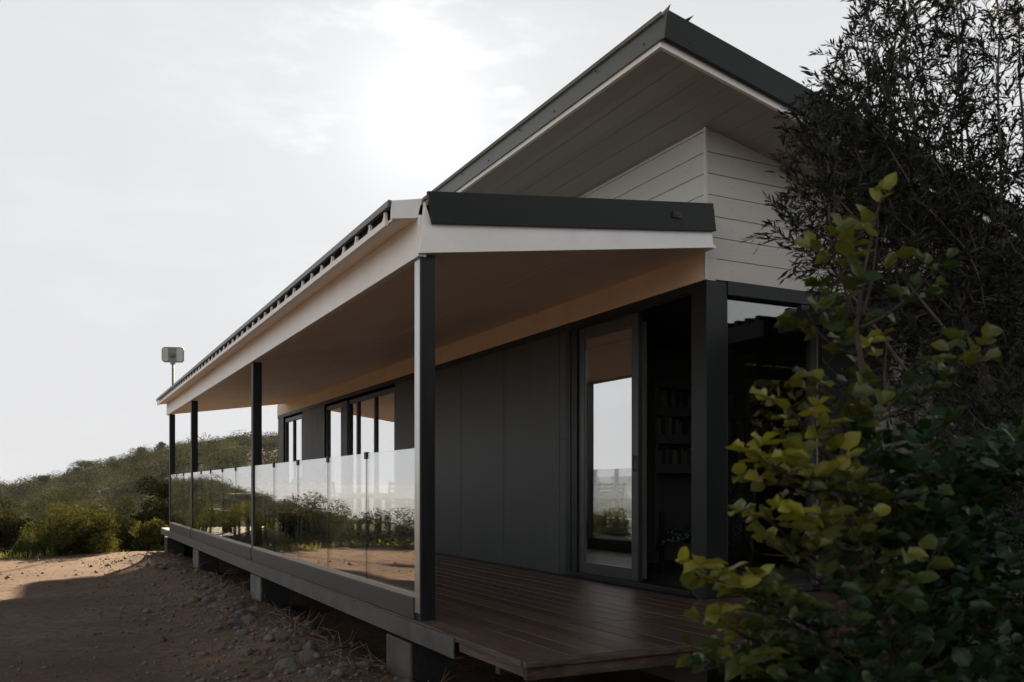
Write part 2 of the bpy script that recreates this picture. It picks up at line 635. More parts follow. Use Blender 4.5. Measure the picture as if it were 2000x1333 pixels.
tag(sea.build('sea', sm), kind='structure')

# ------------------------------------------------------------------ the house
WX, WY = 4.5, 5.5           # near corner of the walls
WY2 = 20.33                 # far end of the porch wall
XE = 12.0                   # far side of the house
house = empty('house', (WX, WY, 0))
house.location = (0, 0, 0)
tag(house, 'dark single storey house with tall white clad upper wall, long covered porch and slanting roofs', 'house')
SL = 0.2123
RX, RY, RZ = 3.64, 4.925, 3.8315     # near high corner of the main soffit
RYE = 25.3
XS, YS = 5.4, 21.0      # unseen back strip of the roof, added and cut to shape the yard shadow


def soff(x):
    return RZ - SL * (x - RX)


TH = 0.14   # wall thickness
# side wall (faces the porch): dark panels with thin joints, openings left free
wall = MB()
joints = [7.757, 9.001, 10.192, 11.45, 12.52]


def wall_panel(y0, y1, z0, z1):
    wall.box(WX, WX + TH, y0 + .004, y1 - .004, z0, z1)
    for zz in np.arange(z0 + .12, z1, .55):
        for yy in (y0 + .04, y1 - .04):
            if y1 - y0 > .3:
                wall.box(WX - .0015, WX, yy - .004, yy + .004, zz - .004, zz + .004)


ys = [7.62, 7.757, 9.001, 10.192, 11.45, 12.60]
for a, b in zip(ys[:-1], ys[1:]):
    wall_panel(a, b, 0.0, 1.33 if a < 7.7 else 2.40)
wall_panel(7.62, 7.757, 1.336, 2.40)
wall.box(WX + .02, WX + TH - .01, 7.63, 12.59, 0, 2.39)      # backing seen in the joints
wall.build('side_wall', M['clad'], house, bevel=.003)
wall = MB()
wall_panel(16.5, 17.3, 0, 2.40)
wall_panel(17.3, 18.15, 0, 2.40)
wall.box(WX + .02, WX + TH - .01, 16.51, 18.14, 0, 2.39)
wall.build('side_wall', M['clad'], house, bevel=.003)
wall = MB()
wall_panel(19.95, WY2, 0, 2.40)
wall.build('side_wall', M['clad'], house, bevel=.003)
hd = MB()
hd.box(WX - .012, WX + TH, WY + .12, WY2, 2.401, 2.466)
hd.box(WX - .012, WX + TH - .003, 7.53, 7.62, 0, 2.40)       # jamb post beside the sliding door
hd.build('header_beam', M['dark'], house, bevel=.003)
# cream beam on top of the wall under the porch ceiling
MB().box(WX - .014, WX + .1, WY + .004, WY2 + .02, 2.467, 2.71).build('wall_beam', M['wallbeam'], house, bevel=.004)
# corner column
MB().box(WX - .015, WX + .19, WY - .02, WY + .165, 0.0, 2.465).build('corner_column', M['dark'], house, bevel=.004)

# upper siding, the long side (seen above the porch roof) and the end
nb = 0
sd = MB()
z = 2.48
while z < 3.9:
    z1 = min(z + .158, soff(WX) + .01)
    if z1 - z > 0.02:
        sd.box(WX, WX + .03, WY + .02, WY2, z, z1)
    z += .164
sd.box(WX + .01, WX + TH, WY + .03, WY2 - .01, 2.71, 3.64)
for k in range(9):
    zc_ = 2.56 + .164 * k
    for yy in np.arange(WY + .25, 12, .6):
        if 3.0 < zc_ < 3.55:
            sd.box(WX - .003, WX, yy - .005, yy + .005, zc_ - .005, zc_ + .005)
sd.build('side_siding', M['siding'], house, bevel=.003)
se = MB()
z = 2.48
while z < 3.9:
    z1 = z + .158
    xe = WX + (soff(WX) - z) / SL           # where this board meets the soffit
    xt = WX + (soff(WX) - z1) / SL
    xe = min(xe, XE)
    xt = min(xt, XE)
    if xe > WX + .05:
        xt = max(xt, WX)
        zt = min(z1, soff(WX))
        pts = [(WX + .001, z), (xe, z), (xt, zt), (WX + .001, zt)]
        se.prism_xz(pts, WY, WY + .03)
    z += .164
se.prism_xz([(WX + .02, 2.5), (XE - .1, 2.5), (XE - .1, soff(XE) - .02), (WX + .02, soff(WX) - .02)], WY + .02, WY + TH)
for k in range(9):
    zc_ = 2.56 + .164 * k
    for xx in np.arange(WX + .25, 8, .6):
        if zc_ < soff(xx) - .05:
            se.box(xx - .005, xx + .005, WY - .003, WY, zc_ - .005, zc_ + .005)
se.build('end_siding', M['sidingend'], house, bevel=.003)
MB().box(WX - .016, WX + .008, WY - .008, WY + .012, 2.468, 3.645).build('corner_trim', mat('corner trim paint', (0.55, 0.54, 0.51), .6, .05), house)
# lower end wall: corner glazing, then dark cladding further along
ew = MB()
ew.box(5.72, XE, WY, WY + TH, 0.0, 2.355)
ew.build('end_wall', M['clad'], house, bevel=.003)
MB().box(WX + .19, XE, WY - .03, WY + TH, 2.365, 2.474).build('header_beam', M['dark'], house, bevel=.003)
cw_ = MB()
cw_.box(4.692, 4.73, WY + .02, WY + .09, 0.05, 2.364)
cw_.box(5.64, 5.70, WY - .005, WY + .09, 0.05, 2.364)
cw_.box(4.73, 5.64, WY + .02, WY + .09, 0.0, 0.06)
cwf = cw_.build('corner_window', M['frame2'], house, bevel=.003)
MB().box(4.73, 5.64, WY + .045, WY + .057, 0.06, 2.362).build('pane', M['cornerglass'], cwf)
MB().box(5.652, 5.664, WY - .012, WY - .006, 0.06, 2.36).build('trim_strip', M['alu'], cwf)
# further wall pieces: back volume beyond the porch end, far walls
bw = MB()
bw.box(WX + .145, XE, WY2 - .2, WY2 - .06, -.3, 2.62)
bw.build('back_wall', M['clad'], house)
bw = MB()
bw.box(XE - .14, XE, WY, WY2 - .201, -.3, 2.0)
MB().box(5.15, 5.29, 22.4, 22.54, -2.5, 3.49).build('back_post', M['post'], house)  # carries the added roof strip
MB().box(WX + .1, WX + .25, WY + .1, WY2, -.8, -.055).build('foundation_screen', M['darkwood'], house)
MB().box(2.2, WX, WY2 - .1, WY2, -.8, -.032).build('foundation_screen', M['darkwood'], house)  # added under the far deck end to block sun and keep the underside dark
bw.build('back_wall', M['clad'], house)

# main roof: soffit boards, dark fascia, white trim, sheet on top
roof = MB()
T_ = 0.215
roof.prism_xz([(RX - .01, soff(RX) + T_ - .02), (XE + 1.2, soff(XE + 1.2) + T_ - .02), (XE + 1.2, soff(XE + 1.2) + T_), (RX - .02, soff(RX) + T_)], RY - .03, YS)
roof.prism_xz([(RX - .01, soff(RX) + T_ - .02), (XS, soff(XS) + T_ - .02), (XS, soff(XS) + T_), (RX - .02, soff(RX) + T_)], YS + .001, RYE + .02)  # added strip out of view, casts shadow on the yard
rf = roof.build('roof', M['roofsheet'], house)
so = MB()
x = RX + .03
while x < XE + 1.0:
    # outer boards run on under the strip added for its shadow, the others stop short
    x1 = min(x + .194, XE + 1.1)
    so.prism_xz([(x, soff(x)), (x1, soff(x1)), (x1, soff(x1) + .02), (x, soff(x) + .02)], RY + .03, RYE - .02 if x1 < XS else YS - .02)
    x += .2
so.prism_xz([(RX + .04, soff(RX + .04) + .012), (XE + 1, soff(XE + 1) + .012), (XE + 1, soff(XE + 1) + .06), (RX + .04, soff(RX + .04) + .06)], RY + .05, YS - .04)
so.prism_xz([(RX + .04, soff(RX + .04) + .012), (XS - .04, soff(XS - .04) + .012), (XS - .04, soff(XS - .04) + .06), (RX + .04, soff(RX + .04) + .06)], YS - .039, RYE - .04)
so.build('soffit', M['soffit'], rf)
tr = MB()
tr.prism_xz([(RX, soff(RX) - .004), (XE + 1.1, soff(XE + 1.1) - .004), (XE + 1.1, soff(XE + 1.1) + .052), (RX, soff(RX) + .052)], RY, RY + .03)
tr.prism_xz([(RX, soff(RX) - .006), (RX + .03, soff(RX) - .006), (RX + .03, soff(RX) + .05), (RX, soff(RX) + .05)], RY + .03, RYE)
tr.build('white_trim', M['white'], rf, bevel=.002)
fa = MB()
fa.prism_xz([(RX - .006, soff(RX) + .042), (XE + 1.1, soff(XE + 1.1) + .042), (XE + 1.1, soff(XE + 1.1) + .232), (RX + .03, soff(RX) + .232), (RX + .02, soff(RX) + .215)], RY - .045, RY - .012)
for q, xx in enumerate(np.arange(RX + .2, 9, .55)):
    zz = soff(xx) + (.19 if q % 2 else .09)
    fa.box(xx, xx + .012, RY - .048, RY - .044, zz - .006, zz + .006)
fa.build('end_fascia', M['fascia'], rf, bevel=.002)
fb = MB()
fb.prism_xz([(RX - .018, soff(RX) + .03), (RX - .002, soff(RX) + .03), (RX + .022, soff(RX) + .215), (RX + .012, soff(RX) + .222)], RY - .047, 9.2)
fb.prism_xz([(RX - .014, soff(RX) + .03), (RX + .002, soff(RX) + .03), (RX + .026, soff(RX) + .213), (RX + .016, soff(RX) + .218)], 9.19, 14.2)
fb.prism_xz([(RX - .018, soff(RX) + .03), (RX - .002, soff(RX) + .03), (RX + .022, soff(RX) + .215), (RX + .012, soff(RX) + .222)], 14.19, RYE + .02)
fb.add([(RX + .01, RY - .047, soff(RX) + .215), (RX + .05, RY - .05, soff(RX) + .275), (RX + .03, RY + .06, soff(RX) + .235), (RX + .03, RY - .043, soff(RX) + .20)], [(0, 1, 2), (0, 3, 1)])
fb.add([(RX + .16, RY - .045, soff(RX + .16) + .225), (RX + .235, RY - .06, soff(RX) + .235), (RX + .20, RY - .02, soff(RX + .2) + .225)], [(0, 1, 2)])
for q, yy in enumerate(np.arange(5.1, 14, .62)):
    zz = soff(RX) + (.16 if q % 2 else .09)
    fb.box(RX - .016, RX - .004, yy, yy + .012, zz - .006, zz + .006)
fb.build('side_fascia', M['flash'], rf)

# ------------------------------------------------------------------ porch roof
PY0, PY1 = 5.33, 19.56
PX0, PX1 = 2.07, 4.42


def pz(x):      # porch ceiling height
    return 2.346 + (x - 2.07) * 0.137


def ptop(x):
    return 2.735 + (x - 2.10) * 0.109


pr = MB()
pr.prism_xz([(1.895, ptop(1.895) - .07), (WX - .01, ptop(WX) - .04), (WX - .01, ptop(WX) - .015), (1.895, ptop(1.895) - .045)], PY0 + .05, PY1 + .1)
porch = pr.build('porch_roof', M['roofsheet'], house)
ce = MB()
for (xa, xb) in ((2.13, 3.318), (3.330, WX - .016)):
    ce.prism_xz([(xa, pz(xa)), (xb, pz(xb)), (xb, pz(xb) + .015), (xa, pz(xa) + .015)], PY0 + .035, PY1 - .02)
ce.prism_xz([(2.14, pz(2.14) + .01), (WX - .02, pz(WX - .02) + .01), (WX - .02, pz(WX - .02) + .03), (2.14, pz(2.14) + .03)], PY0 + .04, PY1 - .03)
ce.build('ceiling', M['ceiling'], porch)
# white eave beam along the deck edge
MB().box(2.072, 2.13, PY0 + .034, PY1, 2.335, 2.60).build('eave_beam', M['white'], porch, bevel=.003)
# short sloping soffit from the beam out to the eave
es = MB()
es.prism_xz([(1.91, 2.548), (2.07, 2.575), (2.07, 2.59), (1.91, 2.563)], PY0 + .062, PY1 + .02)
y = PY0 + .06
es.build('eave_soffit', M['ceiling'], porch)
eb = MB()
while y < PY1:
    eb.box(1.93, 2.07, y, y + .012, 2.566, 2.585)
    y += .35
# white gutter strip with its row of hooks under the sheet edge
gu = MB()
gu.box(1.893, 1.909, PY0 + .15, PY1 + .03, 2.535, 2.575)
y = PY0 + .16
while y < PY1:
    gu.box(1.892, 1.91, y, y + .022, 2.575, 2.622)
    gu.hexa([(1.892, y + .022, 2.575), (1.908, y + .022, 2.575), (1.908, y + .05, 2.575), (1.892, y + .05, 2.575),
             (1.892, y + .022, 2.598), (1.908, y + .022, 2.598), (1.908, y + .024, 2.598), (1.892, y + .024, 2.598)])
    y += .305
gu.build('gutter_strip', M['white'], porch)
MB().box(1.93, 1.94, PY0 + .2, PY1 + .03, 2.56, 2.66).build('recess_shade', M['dark'], porch)  # dark strip standing in for the shaded voids under the sheet
lip = MB()
lip.prism_xz([(1.878, 2.63), (1.90, 2.628), (1.905, 2.672), (1.884, 2.676)], PY0 + .06, PY1 + .09)
lip.build('drip_edge', M['flash'], porch, bevel=.002)
# end boards: white tapered board and dark flashing above it
wb = MB()
wb.prism_xz([(2.066, pz(2.066)), (PX1 + .012, pz(PX1)), (PX1 - .004, ptop(PX1) - .20), (2.15, ptop(2.15) - .19), (2.105, ptop(2.10) - .06)], PY0, PY0 + .03)
wb.build('end_board', M['white'], porch, bevel=.002)
df = MB()
df.prism_xz([(2.145, ptop(2.145) - .203), (PX1 + .012, ptop(PX1) - .203), (PX1 - .018, ptop(PX1)), (2.112, ptop(2.11))], PY0 - .032, PY0 - .004)
for q, xx in enumerate(np.arange(2.3, 4.4, .45)):
    zz = ptop(xx) - (.03 if q % 2 else .16)
    df.box(xx, xx + .009, PY0 - .035, PY0 - .031, zz - .005, zz + .005)
df.build('end_fascia', M['fascia'], porch, bevel=.002)
bx = MB()
bx.box(4.02, 4.10, PY0 - .045, PY0 - .032, 2.83, 2.875)
bx.box(4.035, 4.06, PY0 - .05, PY0 - .045, 2.84, 2.865)
bx.build('bracket_plate', mat('rusty plate', (0.03, 0.014, 0.012), .6, .3), porch)
es2 = MB()
es2.prism_xz([(1.895, 2.55), (2.066, 2.577), (2.10, ptop(2.1) - .03), (1.90, ptop(1.9) - .05)], PY0 + .035, PY0 + .06)
es2.build('end_filler', M['white'], porch)

# ------------------------------------------------------------------ posts
for k, (y0, w) in enumerate(((5.385, .10), (10.78, .105), (16.02, .105), (19.20, .105))):
    p = MB()
    p.box(2.098, 2.198, y0, y0 + w, 0.0, 2.335 if k else 2.35)
    po = p.build('porch_post', M['post'], house, bevel=.004)
    a = MB()
    a.box(2.094, 2.098, y0 + .012, y0 + w - .0, 0.05, 2.33)
    a.build('edge_strip', M['alu'] if k == 0 else M['steel'], po)

# ------------------------------------------------------------------ deck
dk = MB()
x = 2.215
k = 0
while x < 9.0:
    for (a, b) in ((3.945, 4.855), (4.863, 12.3), (12.304, 20.4)):
        if x > WX - .15 and a > 4.86:
            continue
        if x + .14 > WX - .02 and a > 4.86:
            continue
        dk.box(x, x + .1375, a, b, -.028 + random.uniform(-.001, .001), 0.0 + random.uniform(-.0015, .0015))
    x += .146
    k += 1
for xx in np.arange(WX - .15, 9, .146):     # in front of the end wall
    dk.box(xx, xx + .1395, 4.863, WY - .03, -.027, 0.0)
deck = dk.build('deck', M['deck'], house, bevel=.003)
eg = MB()
y = 3.94
ln = [.98, 1.6, 2.1, 2.4, 2.2, 2.6, 2.3, 2.1, .6]
for l_ in ln:
    eg.box(2.068 + random.uniform(-.004, .004), 2.209, y, min(y + l_ - .006, 20.5), -.028, 0.003)
    y += l_
    if y > 20.4:
        break
eg.build('edge_board', M['edgewood'], deck, bevel=.003)
fe = MB()
x = 2.07
fe.box(2.075, 9.0, 3.905, 3.942, -.032, -.003)
fe.box(2.09, 9.0, 3.93, 3.96, -.10, -.033)
fe.box(2.085, 2.115, 3.945, 4.75, -.085, -.03)
fe.build('front_board', M['edgewood'], deck, bevel=.003)
stl = MB()
for (a, b) in ((4.76, 7.9), (7.903, 11.2), (11.203, 14.6), (14.603, 17.7), (17.703, 20.45)):
    stl.box(2.055, 2.063, a, b, -.128, -.006)
    stl.box(2.063, 2.12, a, b, -.128, -.122)
    stl.box(2.063, 2.12, a, b, -.036, -.030)
stl.build('steel_channel', M['steel'], deck, bevel=.001)
jo = MB()
for yy in np.arange(4.3, 20.4, .6):
    jo.box(2.125, WX + 1, yy, yy + .05, -.14, -.03)
jo.box(3.2, 3.28, 4, 20.4, -.26, -.142)
jo.box(4.5, 4.6, WY, 20.4, -.4, -.03)
jo.box(5.2, 9, 3.97, 4.03, -.16, -.034)
jo.build('joists', M['darkwood'], deck)

# concrete piers under the deck
piers = [(2.16, 5.74, .42, -.20, 'pale concrete pier under the deck by the nearest porch post'),
         (2.15, 10.65, .5, -.185, 'pale concrete pier under the deck at the second porch post'),
         (2.15, 15.7, .5, -.185, 'small grey concrete pier under the deck at the third porch post'),
         (2.13, 20.0, .5, -.185, 'concrete pier under the far end of the deck')]
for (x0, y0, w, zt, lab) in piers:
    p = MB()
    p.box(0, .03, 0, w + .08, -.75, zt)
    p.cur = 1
    p.box(.0302, .34, .002, w + .078, -.75, zt - .002)  # front and inner faces: shade painted in as darker concrete
    o = p.build('concrete_pier', [M['steel'] if y0 < 7 else M['concrete'] if y0 < 19 else M['pier_shade'], M['pier_shade']], None, bevel=.01)
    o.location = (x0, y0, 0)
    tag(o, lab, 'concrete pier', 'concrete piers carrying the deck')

# ------------------------------------------------------------------ glass railing
rail = empty('glass_railing', (2.1, 5.5, 0))
rail.location = (0, 0, 0)
tag(rail, 'frameless glass railing with black clips along the open side of the porch', 'railing')
spans = [(5.487, 10.778, [6.543, 7.603, 8.668, 9.725]), (10.887, 16.018, [11.983, 13.003, 14.048, 15.03]), (16.127, 19.198, [17.2, 18.2])]
for (a, b, cl_) in spans:
    kb = MB().box(2.085, 2.165, a, b, 0.004, .145)
    kb.build('kick_board', M['kick'], rail, bevel=.003)
    ch = MB()
    ch.box(2.096, 2.103, a, b, .145, .172)
    ch.box(2.121, 2.128, a, b, .145, .168)
    ch.box(2.103, 2.121, a, b, .145, .149)
    ch.build('bottom_channel', M['alu'], rail)
    e = [a] + cl_ + [b]
    for i in range(len(e) - 1):
        y0 = e[i] + .003
        y1 = e[i + 1] - .003
        g = MB()
        g.add([(2.108, y0, .15), (2.108, y1, .15), (2.108, y1, 1.118), (2.108, y0, 1.118)], [(0, 3, 2, 1)])
        g.add([(2.118, y0, .15), (2.118, y1, .15), (2.118, y1, 1.118), (2.118, y0, 1.118)], [(0, 1, 2, 3)])
        g.cur = 1
        g.add([(2.108, y0, .15), (2.118, y0, .15), (2.118, y0, 1.118), (2.108, y0, 1.118)], [(0, 1, 2, 3)])
        g.add([(2.108, y1, .15), (2.118, y1, .15), (2.118, y1, 1.118), (2.108, y1, 1.118)], [(0, 3, 2, 1)])
        g.add([(2.108, y0, 1.118), (2.118, y0, 1.118), (2.118, y1, 1.118), (2.108, y1, 1.118)], [(0, 1, 2, 3)])
        go = g.build('glass_panel', [M['railglass'], M['edge']], rail)
        if i < len(e) - 2:
            MB().box(2.1065, 2.1195, y1 + .0005, y1 + .0055, .15, 1.112).build('seal', M['black'], go)
            MB().box(2.098, 2.128, y1 - .022, y1 + .028, 1.075, 1.128).build('clip', M['black'], go, bevel=.004)


# ------------------------------------------------------------------ doors and windows of the porch wall
def glazed(name, y0, y1, z0, z1, panes, gl, fr=.055, x=WX + .02, depth=.07, lab=None, frm='frame'):
    f = MB()
    f.box(x, x + depth, y0, y0 + fr, z0, z1)
    f.box(x, x + depth, y1 - fr, y1, z0, z1)
    f.box(x, x + depth, y0 + fr, y1 - fr, z0, z0 + fr * 1.6)
    f.box(x, x + depth, y0 + fr, y1 - fr, z1 - fr, z1)
    n = panes
    w = (y1 - y0 - 2 * fr) / n
    for i in range(1, n):
        f.box(x - .002, x + depth - .004, y0 + fr + i * w - .03, y0 + fr + i * w + .03, z0 + fr * 1.6, z1 - fr)
    o = f.build(name, M[frm], house, bevel=.003)
    for i in range(n):
        MB().box(x + .03, x + .042, y0 + fr + i * w + (.03 if i else 0), y0 + fr + (i + 1) * w - (.03 if i < n - 1 else 0), z0 + fr * 1.6, z1 - fr).build('pane', gl, o)
    return o


# sliding door: fixed leaf with mirror-like pane, open leaf slid behind it
dfm = MB()
dfm.box(WX - .004, WX + .10, 7.42, 7.53, 0.0, 2.40)
dfm.box(WX + .0, WX + .12, 5.665, 7.42, 2.385, 2.401)
dfm.box(WX - .03, WX + .12, 5.665, 7.53, -.0, .045)
dr = dfm.build('sliding_door', M['dark'], house, bevel=.003)
lf = MB()
y0, y1, z0, z1 = 6.43, 7.415, .046, 2.384
lf.box(WX + .015, WX + .06, y0, y0 + .10, z0, z1)
lf.box(WX + .015, WX + .06, y1 - .10, y1, z0, z1)
lf.box(WX + .015, WX + .06, y0 + .10, y1 - .10, z0, z0 + .105)
lf.box(WX + .015, WX + .06, y0 + .10, y1 - .10, z1 - .115, z1)
lf.build('frame', M['frame'], dr, bevel=.003)
pn = MB().box(-.005, .005, -.392, .392, z0 + .105, z1 - .115).build('pane', M['doorglass'], dr)
pn.location = (WX + .039, (y0 + y1) / 2, 0)
pn.rotation_euler = (0, 0, math.radians(.85))
hd_ = MB()
hd_.bar((WX - .01, 6.47, 1.0), (WX - .01, 6.47, 1.14), .018)
hd_.bar((WX - .01, 6.47, 1.01), (WX + .02, 6.47, 1.01), .014)
hd_.bar((WX - .01, 6.47, 1.13), (WX + .02, 6.47, 1.13), .014)
hd_.build('handle', M['steel'], dr)
# folding window group and far door
o = glazed('window', 12.62, 16.42, .02, 2.36, 4, M['doorglass'], .07)
jm = MB()
jm.box(WX - .012, WX + .10, 16.42, 16.5, 0, 2.40)
jm.box(WX - .004, WX + .02, 15.0, 15.3, .02, 2.36)
jm.build('jamb', M['dark'], o, bevel=.003)
o = glazed('window', 18.2, 19.75, .02, 2.36, 2, M['doorglass'], .08)
jm = MB()
jm.box(WX - .012, WX + .10, 19.75, 19.95, 0, 2.40)
jm.build('jamb', M['dark'], o, bevel=.003)

# interior shell of the house (seen through the open door and the panes)
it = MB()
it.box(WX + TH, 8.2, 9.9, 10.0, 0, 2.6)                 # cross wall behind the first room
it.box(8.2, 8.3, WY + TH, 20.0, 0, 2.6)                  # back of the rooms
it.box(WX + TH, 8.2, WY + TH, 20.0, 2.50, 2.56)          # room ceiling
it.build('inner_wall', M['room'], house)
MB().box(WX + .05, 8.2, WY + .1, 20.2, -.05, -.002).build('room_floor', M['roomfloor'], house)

# bookshelf facing the door
bsx, bsy = 6.1, 8.35
bs = empty('bookcase', (bsx, bsy, 0))
tag(bs, 'tall grey bookcase with rows of books inside the room behind the open door', 'bookcase')
W_ = 1.5
fr = MB()
for xx in (0, W_ - .04):
    fr.box(xx, xx + .04, 0, .3, 0, 2.5)
fr.box(.04, W_ - .04, .28, .3, 0, 2.5)
fr.build('side_panel', M['shelf'], bs)
shz = [1.10, 1.44, 1.76, 2.08]
for zz in shz:
    MB().box(.04, W_ - .04, -.01, .28, zz - .075, zz + .03).build('shelf', M['shelf'], bs, bevel=.003)
bookcols = [(0.30, 0.27, 0.22), (0.14, 0.15, 0.15), (0.35, 0.33, 0.3), (0.12, 0.09, 0.08), (0.22, 0.24, 0.24), (0.07, 0.08, 0.09)]
bm_ = [mat('book cover', c, .7, .1, 10) for c in bookcols]
names = ['cream', 'grey', 'pale', 'brown', 'bluish grey', 'black']
rows = ['bottom', 'middle', 'top']
bi = 0
for si, zz in enumerate(shz[:3]):
    x = .06
    while x < W_ - .1:
        w = random.uniform(.025, .055)
        h = random.uniform(.15, .21)
        b = MB()
        b.box(0, w, 0, .18, 0, h)
        b.box(.003, w - .003, -.001, .0, .02, h - .02)
        q = random.randrange(6)
        o = b.build('book', bm_[q], None, bevel=.002)
        o.location = (bsx + x, bsy + .02 + random.uniform(0, .03), zz + .031)
        tag(o, '%s%s book in the %s book row of the dim bookcase' % ('tall ' if h > .19 else 'low ' if h < .165 else '', names[q], rows[si]), 'book', 'books standing in the %s row' % rows[si])
        x += w + random.choice([.003, .003, .01])
        bi += 1

# curtain behind the fixed door leaf
cu = MB()
vs = []
fs = []
n = 60
for i in range(n + 1):
    yy = 6.55 + .9 * i / n
    xx = WX + .19 + .025 * math.sin(i * 1.25) + .008 * math.sin(i * 3.1)
    vs += [(xx, yy, .05), (xx, yy, 2.34)]
for i in range(n):
    fs.append((2 * i, 2 * i + 2, 2 * i + 3, 2 * i + 1))
cu.add(vs, fs)
o = cu.build('curtain', M['curtain'], None, smooth=True)
tag(o, 'pale linen curtain drawn behind the closed leaf of the sliding door', 'curtain')

# bed-side chair with patterned throw inside the open door
chx, chy = 5.45, 6.75
ch = empty('armchair', (chx, chy, 0))
tag(ch, 'dark framed chair with a leafy patterned throw inside the open door', 'chair')
pm, pt, pb = new_mat('leaf pattern fabric')
vt = N(pt, 'ShaderNodeTexVoronoi')
vt.inputs['Scale'].default_value = 26
ptc = N(pt, 'ShaderNodeTexCoord')
L(pt, ptc.outputs['Object'], vt.inputs['Vector'])
pr_ = N(pt, 'ShaderNodeMapRange')
L(pt, vt.outputs['Distance'], pr_.inputs[0])
pr_.inputs[1].default_value = 0.25
pr_.inputs[2].default_value = 0.4
L(pt, mixcol(pt, pr_.outputs[0], (0.30, 0.33, 0.30), (0.02, 0.025, 0.025)), pb.inputs['Base Color'])
pb.inputs['Roughness'].default_value = 0.9
for (xx, yy, h) in ((0, 0, .95), (.6, 0, .95), (0, .6, .62), (.6, .6, .62)):
    MB().box(xx - .02, xx + .02, yy - .02, yy + .02, 0, h).build('leg', M['darkwood'], ch, bevel=.003)
MB().box(.02, .58, .02, .58, .32, .36).build('seat', M['darkwood'], ch, bevel=.003)
th = MB()
vs = []
fs = []
prof = [(.62, .40), (.5, .46), (.2, .48), (.08, .56), (.02, .72), (-.02, .84), (-.06, .72), (-.08, .5), (-.09, .3)]
for j, (yy, zz) in enumerate(prof):
    for i in range(13):
        t = i / 12
        vs.append((-.06 + .72 * t, yy + .02 * math.sin(i * 1.7 + j), zz + .035 * math.sin(i * 1.1 + j * .6) - .2 * (abs(t - .5) * 2) ** 6))
for j in range(len(prof) - 1):
    for i in range(12):
        a = j * 13 + i
        fs.append((a, a + 1, a + 14, a + 13))
th.add(vs, fs)
o = th.build('throw', pm, ch, smooth=True)
o.modifiers.new('thick', 'SOLIDIFY').thickness = .012

# ------------------------------------------------------------------ pergola on the end wall
pg = empty('pergola', (5.75, WY, 0))
pg.location = (0, 0, 0)
tag(pg, 'dark timber pergola with thin slats against the end wall behind the trees', 'pergola')
for xx in (5.2, 8.6):
    MB().box(xx, xx + .09, 3.3, WY - .035, 2.10, 2.24).build('beam', M['post'], pg, bevel=.004)
    MB().box(xx, xx + .09, 3.3, 3.39, .003, 2.098).build('post', M['post'], pg, bevel=.004)
MB().box(5.2, 9.0, 3.25, 3.298, 2.1, 2.24).build('beam', M['post'], pg, bevel=.004)
yy = 3.4
while yy < WY - .1:
    MB().box(5.21, 9.0, yy, yy + .05, 2.242, 2.29).build('slat', M['post'], pg, bevel=.003)
    yy += .13
# hanging pale cloth tied to the pergola
hc = MB()
vs = []
fs = []
for j in range(13):
    zt = 2.15 - j * .165
    wd = .10 + .20 * min(1, j / 5) - (.07 if j == 7 else 0)
    for i in range(17):
        t = i / 16 - .5
        vs.append((5.62 + wd * t * 2 + .02 * math.sin(j), 4.55 + .05 * math.sin(i * 1.6 + j * .2), zt))
for j in range(12):
    for i in range(16):
        a = j * 17 + i
        fs.append((a, a + 1, a + 18, a + 17))
hc.add(vs, fs)
o = hc.build('hanging_cloth', M['curtain'], None, smooth=True)
o.modifiers.new('thick', 'SOLIDIFY').thickness = .004
tag(o, 'pale grey cloth hanging from the pergola behind the leafy shrub', 'cloth')

# ------------------------------------------------------------------ table and chairs on the porch
tb = empty('dining_table', (3.45, 17.2, 0))
tag(tb, 'long slatted outdoor table standing on the far part of the porch', 'table')
m = MB()
for i in range(7):
    m.box(-.44 + i * .128, -.44 + i * .128 + .118, -1.0, 1.0, .72, .75)
m.build('tabletop', M['teak'], tb, bevel=.003)
for sx in (-.38, .38):
    for sy in (-.9, .9):
        MB().box(sx - .035, sx + .035, sy - .035, sy + .035, 0.003, .72).build('leg', M['darkwood'], tb, bevel=.003)
MB().box(-.37, .37, -.9, .9, .66, .72).build('apron', M['darkwood'], tb)


def make_chair():
    r = empty('garden_chair', (0, 0, 0))
    s = MB()
    for i in range(6):
        s.box(-.23, .23, -.22 + i * .075, -.22 + i * .075 + .062, .43, .45)
    s.build('seat', M['teak'], r, bevel=.003)
    b = MB()
    for i in range(5):
        zz = .56 + i * .085
        yy = .235 + (zz - .45) * .16
        b.hexa([(-.22, yy, zz), (.22, yy, zz), (.22, yy + .018, zz), (-.22, yy + .018, zz), (-.22, yy + .008, zz + .055), (.22, yy + .008, zz + .055), (.22, yy + .026, zz + .055), (-.22, yy + .026, zz + .055)])
    b.build('backrest', M['teak'], r)
    for sx in (-.24, .24):
        MB().bar((sx, -.21, .003), (sx, -.2, .64), .04).build('leg', M['darkwood'], r, bevel=.003)
        MB().bar((sx, .30, .003), (sx, .235, .45), .04).bar((sx, .235, .43), (sx, .32, .98), .035).build('leg', M['darkwood'], r, bevel=.003)
        MB().box(sx - .03, sx + .03, -.23, .27, .64, .665).build('armrest', M['teak'], r, bevel=.003)
    return r


